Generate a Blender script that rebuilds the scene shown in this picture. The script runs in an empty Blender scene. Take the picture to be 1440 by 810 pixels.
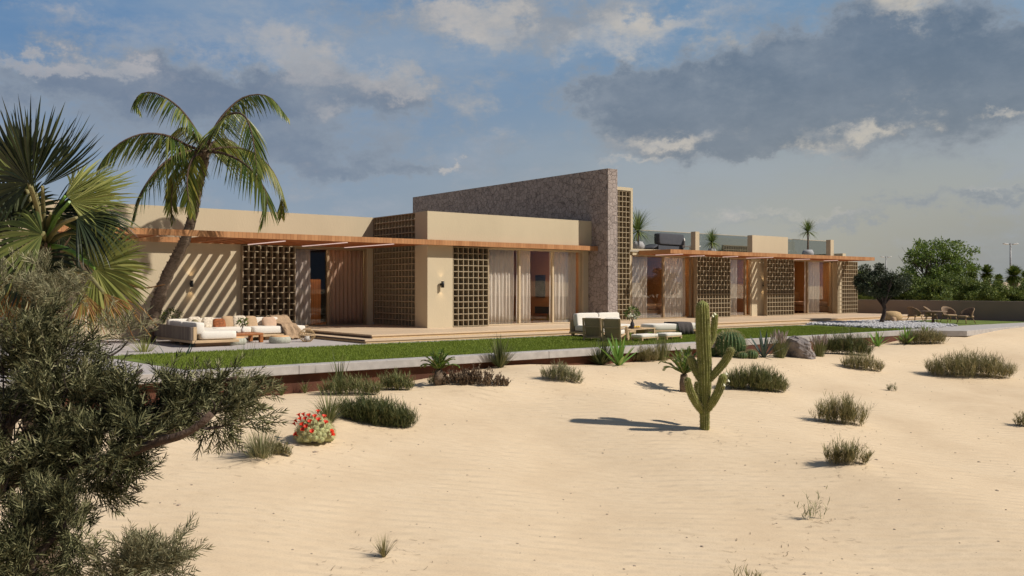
import bpy, math, random
import numpy as np
from mathutils import Vector, Matrix
random.seed(7); rng = np.random.default_rng(7)
PI = math.pi
scene = bpy.context.scene
COL = scene.collection
# ------------------------------------------------------------------ camera frame
FPX = 1265.; EZ = 1.65
_h = math.hypot(1600, FPX); S_ = 1600 / _h; C_ = FPX / _h
RV = np.array([S_, -C_, 0.]); FV = np.array([C_, S_, 0.]); UV = np.array([0., 0., 1.])
EYE = np.array([0., 0., EZ])
G = .14      # level of lawn and paving
D = .35      # level of the deck
def ray(u, v): return FV + RV * ((u - 720) / FPX) - UV * ((v - 405.5) / FPX)
def at(u, v, F): return EYE + ray(u, v) * F
def onz(u, v, z): d = ray(u, v); return EYE + d * ((z - EZ) / d[2])
def ony(u, v, y): d = ray(u, v); return EYE + d * (y / d[1])
def onx(u, v, x): d = ray(u, v); return EYE + d * (x / d[0])
# ------------------------------------------------------------------ terrain
TX = np.array([-60, 4, 7.5, 10, 11.4, 12.6, 13.5, 14.8, 16, 19, 21, 23, 26.4, 29.5, 31.5, 33, 36, 39, 44, 80.])
TZ = np.array([-.45, -.42, -.40, -.35, -.22, -.13, -.14, -.23, -.27, -.26, -.28, -.33, -.34, -.25, -.08, .01, .08, .11, .12, .12])
def sstep(a, b, x):
    t = np.clip((x - a) / (b - a), 0, 1); return t * t * (3 - 2 * t)
MOUNDS = []
def hfun(x, y):
    x = np.asarray(x, float); y = np.asarray(y, float)
    edge = np.interp(x, TX, TZ)
    d = np.maximum(15.9 - y, 0)
    z = edge - 2.4 * (1 - np.exp(-.165 * d / 2.4)) * sstep(0, 2.5, d)
    u = sstep(.5, 4, d)
    z = z + u * (.035 * np.sin(x * .55 + 1.2 * np.sin(y * .33)) + .025 * np.sin(y * .8 + x * .3) + .015 * np.sin(x * 1.7 - y * 1.1) + .012 * np.sin(x * 3.1 + y * 2.3))
    inside = sstep(16.5, 16.75, y) * (1 - sstep(43.3, 44.1, x)) * (1 - sstep(60, 66, y)) * sstep(-30, -24, x)
    z = z * (1 - inside) + (-.65) * inside
    out = sstep(44, 60, x)
    z = z * (1 - out) + out * (0. + .0 * x)
    r = np.hypot(x, y)
    # dunes far away
    far = sstep(90, 170, r)
    dune = 1.2 + 2.2 * np.sin(np.arctan2(y, x) * 9 + 1.) + 1.2 * np.sin(np.arctan2(y, x) * 23)
    z = z + far * np.maximum(dune, -.5)
    z = z + 4.2 * np.exp(-(((x - 176) / 28.) ** 2 + ((y - 62) / 22.) ** 2))
    for mx_, my_, mr_, mh_ in MOUNDS: z = z + mh_ * np.exp(-((x - mx_) ** 2 + (y - my_) ** 2) / mr_ ** 2)
    return z
def sand(u, v):
    d = ray(u, v)
    t = 1.
    while t < 400:
        p = EYE + d * t
        if p[2] <= float(hfun(p[0], p[1])): break
        t += .02
    p = EYE + d * t
    return np.array([p[0], p[1], float(hfun(p[0], p[1]))])
# low mounds of sand blown against the plants
_m = []
for _u, _v, _w, _h in ((462, 596, 60, .07), (528, 598, 110, .06), (443, 620, 50, .05), (368, 642, 70, .06), (640, 541, 60, .04), (690, 541, 60, .04), (791, 536, 50, .05), (1064, 549, 90, .07), (1215, 521, 60, .05), (1345, 531, 80, .06), (1395, 531, 80, .06), (1186, 597, 70, .06), (1193, 653, 55, .06), (540, 783, 40, .03), (991, 605, 40, .03)):
    _p = sand(_u, _v); _s = float(np.dot(_p - EYE, FV)) / FPX; _m.append((_p[0], _p[1], _w * _s * .62, _h))
MOUNDS = _m
def Fof(p): return float(np.dot(np.asarray(p) - EYE, FV))
# ------------------------------------------------------------------ materials
def mat(name, base=(.5, .5, .5), rough=.7, metallic=0., var=.12, vscale=8., bump=0., bscale=60., spec=.3, emis=None, estr=0., coord='Object', stretch=None):
    m = bpy.data.materials.new(name); m.use_nodes = True
    nt = m.node_tree; N = nt.nodes; L = nt.links
    b = N['Principled BSDF']
    b.inputs['Roughness'].default_value = rough; b.inputs['Metallic'].default_value = metallic
    b.inputs['Specular IOR Level'].default_value = spec
    tc = N.new('ShaderNodeTexCoord')
    src = tc.outputs[coord]
    if stretch:
        mp = N.new('ShaderNodeMapping'); mp.inputs['Scale'].default_value = stretch
        L.new(src, mp.inputs[0]); src = mp.outputs[0]
    n = N.new('ShaderNodeTexNoise'); n.inputs['Scale'].default_value = vscale; n.inputs['Detail'].default_value = 5
    L.new(src, n.inputs['Vector'])
    r = N.new('ShaderNodeValToRGB')
    r.color_ramp.elements[0].position = .3; r.color_ramp.elements[1].position = .7
    r.color_ramp.elements[0].color = (*[c * (1 - var) for c in base], 1)
    r.color_ramp.elements[1].color = (*[min(1, c * (1 + var)) for c in base], 1)
    L.new(n.outputs[0], r.inputs[0]); L.new(r.outputs[0], b.inputs['Base Color'])
    if bump:
        n2 = N.new('ShaderNodeTexNoise'); n2.inputs['Scale'].default_value = bscale; n2.inputs['Detail'].default_value = 4
        L.new(src, n2.inputs['Vector'])
        bp = N.new('ShaderNodeBump'); bp.inputs['Strength'].default_value = bump; bp.inputs['Distance'].default_value = .02
        L.new(n2.outputs[0], bp.inputs['Height']); L.new(bp.outputs[0], b.inputs['Normal'])
    if emis:
        b.inputs['Emission Color'].default_value = (*emis, 1); b.inputs['Emission Strength'].default_value = estr
    m['n'] = 1
    return m
def ramp_nodes(N, L, src, stops):
    r = N.new('ShaderNodeValToRGB'); e = r.color_ramp.elements
    while len(e) > 1: e.remove(e[-1])
    e[0].position = stops[0][0]; e[0].color = (*stops[0][1], 1)
    for p, c in stops[1:]:
        k = e.new(p); k.color = (*c, 1)
    L.new(src, r.inputs[0]); return r
def leafmat(name, stops, rough=.5, trans=.3, spec=.35, stripe=0):
    m = bpy.data.materials.new(name); m.use_nodes = True
    nt = m.node_tree; N = nt.nodes; L = nt.links
    b = N['Principled BSDF']; out = N['Material Output']
    g = N.new('ShaderNodeNewGeometry')
    tc = N.new('ShaderNodeTexCoord'); n = N.new('ShaderNodeTexNoise'); n.inputs['Scale'].default_value = 2.5
    L.new(tc.outputs['Object'], n.inputs['Vector'])
    mx = N.new('ShaderNodeMath'); mx.operation = 'MULTIPLY_ADD'; mx.inputs[1].default_value = .6
    L.new(g.outputs['Random Per Island'], mx.inputs[0])
    m2 = N.new('ShaderNodeMath'); m2.operation = 'MULTIPLY'; m2.inputs[1].default_value = .4
    L.new(n.outputs[0], m2.inputs[0]); L.new(m2.outputs[0], mx.inputs[2])
    r = ramp_nodes(N, L, mx.outputs[0], stops)
    L.new(r.outputs[0], b.inputs['Base Color'])
    b.inputs['Roughness'].default_value = rough; b.inputs['Specular IOR Level'].default_value = spec
    if trans:
        t = N.new('ShaderNodeBsdfTranslucent'); mi = N.new('ShaderNodeMixShader'); mi.inputs[0].default_value = trans
        L.new(r.outputs[0], t.inputs[0]); L.new(b.outputs[0], mi.inputs[1]); L.new(t.outputs[0], mi.inputs[2]); L.new(mi.outputs[0], out.inputs[0])
    return m
def sand_mat():
    m = bpy.data.materials.new('sand'); m.use_nodes = True
    nt = m.node_tree; N = nt.nodes; L = nt.links; b = N['Principled BSDF']
    b.inputs['Roughness'].default_value = .95; b.inputs['Specular IOR Level'].default_value = .1
    tc = N.new('ShaderNodeTexCoord')
    n = N.new('ShaderNodeTexNoise'); n.inputs['Scale'].default_value = .5; n.inputs['Detail'].default_value = 10; n.inputs['Roughness'].default_value = .65
    L.new(tc.outputs['Object'], n.inputs['Vector'])
    r = ramp_nodes(N, L, n.outputs[0], [(.3, (.605, .465, .315)), (.5, (.68, .535, .37)), (.75, (.73, .585, .415))])
    n3 = N.new('ShaderNodeTexNoise'); n3.inputs['Scale'].default_value = 45; n3.inputs['Detail'].default_value = 6; n3.inputs['Roughness'].default_value = .8
    L.new(tc.outputs['Object'], n3.inputs['Vector'])
    r3 = ramp_nodes(N, L, n3.outputs[0], [(.3, (.80, .79, .78)), (.5, (1, 1, 1)), (.75, (1.0, 1.0, 1.0))])
    mm = N.new('ShaderNodeMix'); mm.data_type = 'RGBA'; mm.blend_type = 'MULTIPLY'; mm.inputs[0].default_value = 1
    L.new(r.outputs[0], mm.inputs[6]); L.new(r3.outputs[0], mm.inputs[7])
    # sparse dark grains and pebbles
    v = N.new('ShaderNodeTexVoronoi'); v.inputs['Scale'].default_value = 2.2
    L.new(tc.outputs['Object'], v.inputs['Vector'])
    rv = ramp_nodes(N, L, v.outputs['Distance'], [(.0, (.42, .38, .34)), (.028, (.55, .52, .5)), (.045, (1, 1, 1))])
    m4 = N.new('ShaderNodeMix'); m4.data_type = 'RGBA'; m4.blend_type = 'MULTIPLY'; m4.inputs[0].default_value = .7
    L.new(mm.outputs[2], m4.inputs[6]); L.new(rv.outputs[0], m4.inputs[7])
    L.new(m4.outputs[2], b.inputs['Base Color'])
    # ripples
    mp = N.new('ShaderNodeMapping'); mp.inputs['Rotation'].default_value = (0, 0, math.radians(-46)); mp.inputs['Scale'].default_value = (1, 1, 1)
    L.new(tc.outputs['Object'], mp.inputs[0])
    w = N.new('ShaderNodeTexWave'); w.inputs['Scale'].default_value = 1.3; w.inputs['Distortion'].default_value = 4.5; w.inputs['Detail'].default_value = 3; w.inputs['Detail Scale'].default_value = .55; w.inputs['Detail Roughness'].default_value = .6
    L.new(mp.outputs[0], w.inputs['Vector'])
    nn = N.new('ShaderNodeTexNoise'); nn.inputs['Scale'].default_value = .5; nn.inputs['Detail'].default_value = 3
    L.new(tc.outputs['Object'], nn.inputs['Vector'])
    rr = ramp_nodes(N, L, nn.outputs[0], [(.30, (.25, .25, .25)), (.58, (1, 1, 1))])
    mu = N.new('ShaderNodeMath'); mu.operation = 'MULTIPLY'; L.new(w.outputs[1], mu.inputs[0]); L.new(rr.outputs[0], mu.inputs[1])
    b1 = N.new('ShaderNodeBump'); b1.inputs['Strength'].default_value = .6; b1.inputs['Distance'].default_value = .045
    L.new(mu.outputs[0], b1.inputs['Height'])
    b2 = N.new('ShaderNodeBump'); b2.inputs['Strength'].default_value = .35; b2.inputs['Distance'].default_value = .01
    L.new(n3.outputs[0], b2.inputs['Height']); L.new(b1.outputs[0], b2.inputs['Normal'])
    n5 = N.new('ShaderNodeTexNoise'); n5.inputs['Scale'].default_value = 3.; n5.inputs['Detail'].default_value = 4
    L.new(tc.outputs['Object'], n5.inputs['Vector'])
    b3 = N.new('ShaderNodeBump'); b3.inputs['Strength'].default_value = .10; b3.inputs['Distance'].default_value = .05
    L.new(n5.outputs[0], b3.inputs['Height']); L.new(b2.outputs[0], b3.inputs['Normal'])
    L.new(b3.outputs[0], b.inputs['Normal'])
    return m
def stone_mat():
    m = bpy.data.materials.new('crazy_paving_stone'); m.use_nodes = True
    nt = m.node_tree; N = nt.nodes; L = nt.links; b = N['Principled BSDF']
    b.inputs['Roughness'].default_value = .9; b.inputs['Specular IOR Level'].default_value = .2
    tc = N.new('ShaderNodeTexCoord')
    nz = N.new('ShaderNodeTexNoise'); nz.inputs['Scale'].default_value = 3
    L.new(tc.outputs['Object'], nz.inputs['Vector'])
    ad = N.new('ShaderNodeMix'); ad.data_type = 'RGBA'; ad.blend_type = 'LINEAR_LIGHT'; ad.inputs[0].default_value = .06
    L.new(tc.outputs['Object'], ad.inputs[6]); L.new(nz.outputs[1], ad.inputs[7])
    v = N.new('ShaderNodeTexVoronoi'); v.feature = 'DISTANCE_TO_EDGE'; v.inputs['Scale'].default_value = 5.8
    L.new(ad.outputs[2], v.inputs['Vector'])
    v2 = N.new('ShaderNodeTexVoronoi'); v2.inputs['Scale'].default_value = 5.8
    L.new(ad.outputs[2], v2.inputs['Vector'])
    sep = N.new('ShaderNodeSeparateColor'); L.new(v2.outputs['Color'], sep.inputs[0])
    r = ramp_nodes(N, L, sep.outputs[0], [(0, (.33, .28, .26)), (.5, (.39, .33, .305)), (1, (.45, .38, .35))])
    rm = ramp_nodes(N, L, v.outputs['Distance'], [(0, (.5, .48, .48)), (.03, (.6, .58, .57)), (.05, (1, 1, 1))])
    n3 = N.new('ShaderNodeTexNoise'); n3.inputs['Scale'].default_value = 30; n3.inputs['Detail'].default_value = 6
    L.new(tc.outputs['Object'], n3.inputs['Vector'])
    r3 = ramp_nodes(N, L, n3.outputs[0], [(.3, (.72, .7, .7)), (.65, (1, 1, 1))])
    a = N.new('ShaderNodeMix'); a.data_type = 'RGBA'; a.blend_type = 'MULTIPLY'; a.inputs[0].default_value = 1
    L.new(r.outputs[0], a.inputs[6]); L.new(rm.outputs[0], a.inputs[7])
    a2 = N.new('ShaderNodeMix'); a2.data_type = 'RGBA'; a2.blend_type = 'MULTIPLY'; a2.inputs[0].default_value = 1
    L.new(a.outputs[2], a2.inputs[6]); L.new(r3.outputs[0], a2.inputs[7])
    L.new(a2.outputs[2], b.inputs['Base Color'])
    bp = N.new('ShaderNodeBump'); bp.inputs['Strength'].default_value = .6; bp.inputs['Distance'].default_value = .03
    mn = N.new('ShaderNodeMath'); mn.operation = 'MINIMUM'; mn.inputs[1].default_value = .08; L.new(v.outputs['Distance'], mn.inputs[0])
    m5 = N.new('ShaderNodeMath'); m5.operation = 'MULTIPLY_ADD'; m5.inputs[1].default_value = 8; L.new(mn.outputs[0], m5.inputs[0]); L.new(n3.outputs[0], m5.inputs[2])
    L.new(m5.outputs[0], bp.inputs['Height']); L.new(bp.outputs[0], b.inputs['Normal'])
    return m
def band_mat(name, c1, c2, axis=0, period=.12, gap=.08, rough=.6, gapc=.45, vs=6., stretch=(1, 1, 1), bump=.3):
    """planks or battens: period in metres along axis, dark joints"""
    m = bpy.data.materials.new(name); m.use_nodes = True
    nt = m.node_tree; N = nt.nodes; L = nt.links; b = N['Principled BSDF']; b.inputs['Roughness'].default_value = rough; b.inputs['Specular IOR Level'].default_value = .3
    tc = N.new('ShaderNodeTexCoord'); sp = N.new('ShaderNodeSeparateXYZ'); L.new(tc.outputs['Object'], sp.inputs[0])
    dv = N.new('ShaderNodeMath'); dv.operation = 'DIVIDE'; dv.inputs[1].default_value = period; L.new(sp.outputs[axis], dv.inputs[0])
    fr = N.new('ShaderNodeMath'); fr.operation = 'FRACT'; L.new(dv.outputs[0], fr.inputs[0])
    fl = N.new('ShaderNodeMath'); fl.operation = 'FLOOR'; L.new(dv.outputs[0], fl.inputs[0])
    wn = N.new('ShaderNodeTexWhiteNoise'); wn.noise_dimensions = '1D'; L.new(fl.outputs[0], wn.inputs['W'])
    mp = N.new('ShaderNodeMapping'); mp.inputs['Scale'].default_value = stretch; L.new(tc.outputs['Object'], mp.inputs[0])
    n = N.new('ShaderNodeTexNoise'); n.inputs['Scale'].default_value = vs; n.inputs['Detail'].default_value = 6; L.new(mp.outputs[0], n.inputs['Vector'])
    av = N.new('ShaderNodeMath'); av.operation = 'MULTIPLY_ADD'; av.inputs[1].default_value = .45; L.new(wn.outputs[0], av.inputs[0])
    hf = N.new('ShaderNodeMath'); hf.operation = 'MULTIPLY'; hf.inputs[1].default_value = .55; L.new(n.outputs[0], hf.inputs[0]); L.new(hf.outputs[0], av.inputs[2])
    r = ramp_nodes(N, L, av.outputs[0], [(.2, c1), (.75, c2)])
    g = ramp_nodes(N, L, fr.outputs[0], [(0, (gapc,) * 3), (gap, (gapc,) * 3), (gap + .02, (1, 1, 1))])
    a = N.new('ShaderNodeMix'); a.data_type = 'RGBA'; a.blend_type = 'MULTIPLY'; a.inputs[0].default_value = 1
    L.new(r.outputs[0], a.inputs[6]); L.new(g.outputs[0], a.inputs[7]); L.new(a.outputs[2], b.inputs['Base Color'])
    bp = N.new('ShaderNodeBump'); bp.inputs['Strength'].default_value = bump; bp.inputs['Distance'].default_value = .01
    L.new(g.outputs[0], bp.inputs['Height']); L.new(bp.outputs[0], b.inputs['Normal'])
    return m
def glass_mat(name, tint=(.97, .975, .97), refl=.12, dens=.15):
    m = bpy.data.materials.new(name); m.use_nodes = True
    nt = m.node_tree; N = nt.nodes; L = nt.links; N.remove(N['Principled BSDF']); out = N['Material Output']
    t = N.new('ShaderNodeBsdfTransparent'); t.inputs[0].default_value = (*tint, 1)
    g = N.new('ShaderNodeBsdfGlossy'); g.inputs['Roughness'].default_value = .02; g.inputs[0].default_value = (.9, .93, .95, 1)
    fr = N.new('ShaderNodeFresnel'); fr.inputs[0].default_value = 1.5
    ma = N.new('ShaderNodeMath'); ma.operation = 'MULTIPLY_ADD'; ma.inputs[1].default_value = .25; ma.inputs[2].default_value = refl * .1; L.new(fr.outputs[0], ma.inputs[0])
    mi = N.new('ShaderNodeMixShader'); L.new(ma.outputs[0], mi.inputs[0]); L.new(t.outputs[0], mi.inputs[1]); L.new(g.outputs[0], mi.inputs[2])
    L.new(mi.outputs[0], out.inputs[0]); return m

M = {}
M['sand'] = sand_mat(); M['stone'] = stone_mat()
M['cream'] = mat('cream_render', (.54, .455, .32), .9, var=.055, vscale=.9, bump=.22, bscale=35, stretch=(1, 1, .35))
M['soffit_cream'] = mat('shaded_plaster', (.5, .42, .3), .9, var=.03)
M['lattice'] = mat('sandstone_lattice', (.32, .255, .17), .85, var=.10, vscale=5, bump=.1)
M['canopy'] = band_mat('orange_timber', (.36, .16, .065), (.49, .245, .11), axis=0, period=.11, gap=.12, gapc=.72, vs=3, rough=.5)
M['slat'] = mat('timber_slat', (.36, .12, .035), .6, var=.15, vscale=4)
M['deck'] = band_mat('deck_boards', (.56, .42, .285), (.66, .51, .36), axis=1, period=.16, gap=.06, gapc=.62, vs=2.5, stretch=(.3, 3, 1), rough=.55, bump=.15)
M['riser'] = mat('deck_riser', (.60, .44, .25), .6, var=.08)
M['edge_shade'] = mat('nosing_shade', (.06, .035, .03), .6, var=.1)  # near-black tone that paints in shade on the step edges
M['paving'] = mat('paving_stone', (.44, .40, .385), .8, var=.06, vscale=1.2, bump=.1)
M['kerb'] = mat('cast_concrete', (.41, .38, .36), .85, var=.12, vscale=6, bump=.2, bscale=50)
M['corten'] = mat('corten_steel', (.10, .038, .022), .8, var=.3, vscale=3, bump=.1, stretch=(1, 1, .4))
M['turf'] = mat('lawn_soil', (.13, .17, .03), .95, var=.35, vscale=2.2, bump=.5, bscale=150)
M['brown_wall'] = mat('brown_render', (.26, .205, .165), .9, var=.05, vscale=1)
M['wood'] = mat('teak', (.34, .21, .11), .55, var=.2, vscale=5, stretch=(1, 1, 6))
M['wood_light'] = mat('light_teak', (.52, .37, .22), .6, var=.12, vscale=5)
M['wood_grey'] = band_mat('weathered_slats', (.11, .085, .07), (.19, .15, .12), axis=1, period=.12, gap=.12, gapc=.25)
M['wood_red'] = mat('red_teak', (.33, .12, .04), .5, var=.2, vscale=8)
M['wood_panel'] = band_mat('wood_panelling', (.45, .20, .07), (.55, .26, .10), axis=0, period=.09, gap=.15, gapc=.6)
M['orange_wall'] = mat('warm_wall', (.56, .28, .115), .7, var=.05)
M['frame'] = mat('bronze_frame', (.36, .26, .16), .45, metallic=.2, var=.05)
M['frame_light'] = mat('champagne_frame', (.55, .44, .30), .45, var=.05)
M['fabric'] = mat('cream_fabric', (.74, .69, .62), .95, var=.04, vscale=30, bump=.1, bscale=200)
M['fabric_grey'] = mat('grey_fabric', (.07, .075, .09), .9, var=.1)
M['orange_fabric'] = mat('rust_velvet', (.26, .085, .03), .8, var=.4, vscale=14)
M['tan_fabric'] = mat('tan_fabric', (.42, .29, .18), .9, var=.1)
M['peach_fabric'] = mat('peach_fabric', (.50, .34, .24), .9, var=.1)
M['pattern_fabric'] = mat('spotted_fabric', (.6, .52, .42), .9, var=.35, vscale=18)
M['olive_fabric'] = mat('olive_patterned_fabric', (.26, .22, .13), .9, var=.4, vscale=16)
M['throw'] = mat('tan_knit', (.40, .28, .18), .95, var=.2, vscale=30, bump=.4, bscale=80)
M['dark_throw'] = mat('charcoal_knit', (.075, .065, .065), .95, var=.25, vscale=30)
M['pouf_side'] = mat('woven_grey', (.42, .42, .35), .95, var=.2, vscale=30, bump=.5)
M['pouf_top'] = mat('peach_top', (.62, .38, .20), .9, var=.08)
M['rope'] = mat('wicker', (.48, .33, .17), .8, var=.2, vscale=20)
M['wicker_dark'] = mat('dark_wicker', (.20, .135, .09), .7, var=.25, vscale=30)
M['black'] = mat('black_metal', (.015, .015, .016), .4, var=.1)
M['char'] = mat('charcoal_ceramic', (.05, .045, .05), .5, var=.2)
M['ceramic'] = mat('white_ceramic', (.6, .58, .55), .5, var=.05)
M['pot'] = mat('stone_pot', (.36, .36, .38), .8, var=.12, vscale=10)
M['lemon'] = mat('yellow_fruit', (.75, .48, .04), .5, var=.1)
M['strip'] = mat('light_diffuser', (.7, .6, .55), .5, var=0, emis=(1, .78, .72), estr=.55)
M['warm_lamp'] = mat('warm_lamp', (.8, .6, .3), .5, var=0, emis=(1, .68, .38), estr=9)
M['lamp_face'] = mat('lamp_lens', (.8, .7, .5), .5, var=0, emis=(1, .75, .45), estr=1.5)
M['glass'] = glass_mat('window_glass'); M['bal_glass'] = glass_mat('balustrade_glass', (.76, .77, .74), .2)
M['room'] = mat('room_plaster', (.42, .3, .19), .9, var=.04)
M['room_floor'] = mat('room_floor', (.35, .17, .08), .5, var=.1)
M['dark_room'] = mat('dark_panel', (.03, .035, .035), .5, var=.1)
M['loose'] = mat('loose_stone', (.34, .27, .21), .9, var=.3, vscale=40)
M['void_shade'] = mat('void_shade_brown', (.10, .065, .04), .9, var=.1)  # dark brown that puts the shade of the screen voids into the colour
M['roof'] = mat('roof_gravel', (.40, .36, .3), .95, var=.15, vscale=20)
M['pebble'] = mat('pale_pebble', (.50, .49, .50), .8, var=.15, vscale=3)
M['boulder'] = mat('boulder_rock', (.20, .175, .17), .9, var=.6, vscale=3, bump=.9, bscale=9)
M['bark'] = mat('palm_bark', (.17, .125, .09), .95, var=.45, vscale=14, bump=1., bscale=30, stretch=(1, 1, 2.5))
M['bark_red'] = mat('juniper_bark', (.095, .062, .045), .95, var=.35, vscale=10, bump=1., bscale=40)
M['bark_dark'] = mat('dark_bark', (.06, .045, .04), .95, var=.3, vscale=10, bump=.8)
M['galv'] = mat('grey_pole', (.22, .22, .23), .5, metallic=.4)
M['lamp_head'] = mat('lamp_head', (.55, .55, .55), .5)
G1 = (.012, .03, .010)
M['frond'] = leafmat('palm_frond', [(.1, (.02, .045, .012)), (.4, (.075, .12, .022)), (.65, (.19, .22, .05)), (.9, (.40, .36, .12))], .38, .25)
M['frond_yellow'] = leafmat('yellow_frond', [(.1, (.05, .09, .015)), (.5, (.16, .18, .03)), (.9, (.34, .28, .05))], .45, .3)
M['fan_dark'] = leafmat('fan_leaf_dark', [(.1, (.007, .012, .005)), (.5, (.020, .030, .009)), (.75, (.05, .062, .018)), (.95, (.20, .185, .05))], .4, .07)
M['fan_light'] = leafmat('fan_leaf_light', [(.1, (.12, .15, .035)), (.5, (.27, .29, .075)), (.9, (.50, .48, .18))], .5, .25)
M['fan_mid'] = leafmat('fan_leaf_mid', [(.1, (.03, .05, .014)), (.5, (.11, .14, .032)), (.9, (.30, .29, .09))], .45, .2)
M['fan_dead'] = leafmat('fan_leaf_dead', [(.1, (.07, .035, .015)), (.5, (.24, .11, .03)), (.9, (.42, .26, .08))], .7, .15)
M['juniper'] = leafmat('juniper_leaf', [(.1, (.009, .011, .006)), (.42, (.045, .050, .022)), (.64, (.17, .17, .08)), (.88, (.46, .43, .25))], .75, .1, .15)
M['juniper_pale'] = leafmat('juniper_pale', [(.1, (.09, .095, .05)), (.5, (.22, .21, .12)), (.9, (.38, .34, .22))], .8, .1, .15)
M['grass_green'] = leafmat('grass_green', [(.1, (.06, .085, .028)), (.5, (.16, .18, .065)), (.9, (.42, .37, .19))], .6, .2, .2)
M['grass_olive'] = leafmat('grass_olive', [(.1, (.09, .095, .035)), (.5, (.25, .23, .10)), (.9, (.52, .43, .25))], .7, .2, .2)
M['grass_pale'] = leafmat('grass_pale', [(.1, (.12, .13, .06)), (.5, (.24, .24, .12)), (.9, (.40, .36, .22))], .7, .2, .2)
M['grass_dark'] = leafmat('grass_dark', [(.1, (.035, .052, .02)), (.5, (.10, .125, .045)), (.9, (.30, .28, .13))], .6, .2, .2)
M['agave'] = leafmat('agave_bright', [(.1, (.10, .22, .04)), (.5, (.18, .34, .06)), (.9, (.30, .42, .10))], .4, .25)
M['agave_blue'] = leafmat('agave_blue', [(.1, (.03, .055, .045)), (.9, (.08, .12, .10))], .5, .1)
M['cycad'] = leafmat('cycad_leaf', [(.1, (.03, .07, .015)), (.5, (.09, .16, .025)), (.9, (.30, .36, .05))], .4, .2)
M['dry_shrub'] = leafmat('dry_shrub', [(.1, (.10, .07, .05)), (.5, (.20, .145, .10)), (.9, (.32, .24, .17))], .8, .1, .1)
M['plume'] = leafmat('plume', [(.1, (.42, .34, .32)), (.9, (.70, .60, .55))], .9, .2, .1)
M['tree_leaf'] = leafmat('tree_leaf', [(.1, (.05, .085, .015)), (.5, (.13, .20, .035)), (.9, (.26, .33, .07))], .5, .3)
M['olive_leaf'] = leafmat('olive_leaf', [(.1, (.02, .03, .014)), (.5, (.045, .062, .028)), (.9, (.10, .12, .06))], .5, .1)
M['bush_leaf'] = leafmat('bush_leaf', [(.1, (.035, .06, .012)), (.5, (.11, .16, .03)), (.9, (.25, .29, .06))], .6, .2)
M['lawn'] = leafmat('lawn_blade', [(.1, (.12, .165, .022)), (.5, (.19, .25, .035)), (.9, (.27, .31, .05))], .6, .25, .2)
M['red_petal'] = leafmat('red_petal', [(.1, (.62, .03, .015)), (.9, (.85, .07, .02))], .5, .2)
M['white_petal'] = mat('white_petal', (.75, .75, .6), .6, var=.05)
def cactus_mat(name, c1, c2, spine=(.35, .3, .2)):
    m = mat(name, c1, .6, var=.25, vscale=9, bump=.2)
    return m
M['saguaro'] = mat('saguaro_skin', (.19, .20, .055), .65, var=.35, vscale=7, bump=.25, bscale=50)
M['barrel'] = mat('barrel_skin', (.055, .10, .03), .65, var=.2, vscale=9, bump=.3)
M['spine'] = mat('cactus_spine', (.50, .44, .24), .8, var=.2)
M['pale_cactus'] = mat('pale_cactus', (.44, .46, .23), .85, var=.3, vscale=25, bump=.8, bscale=90)

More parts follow.
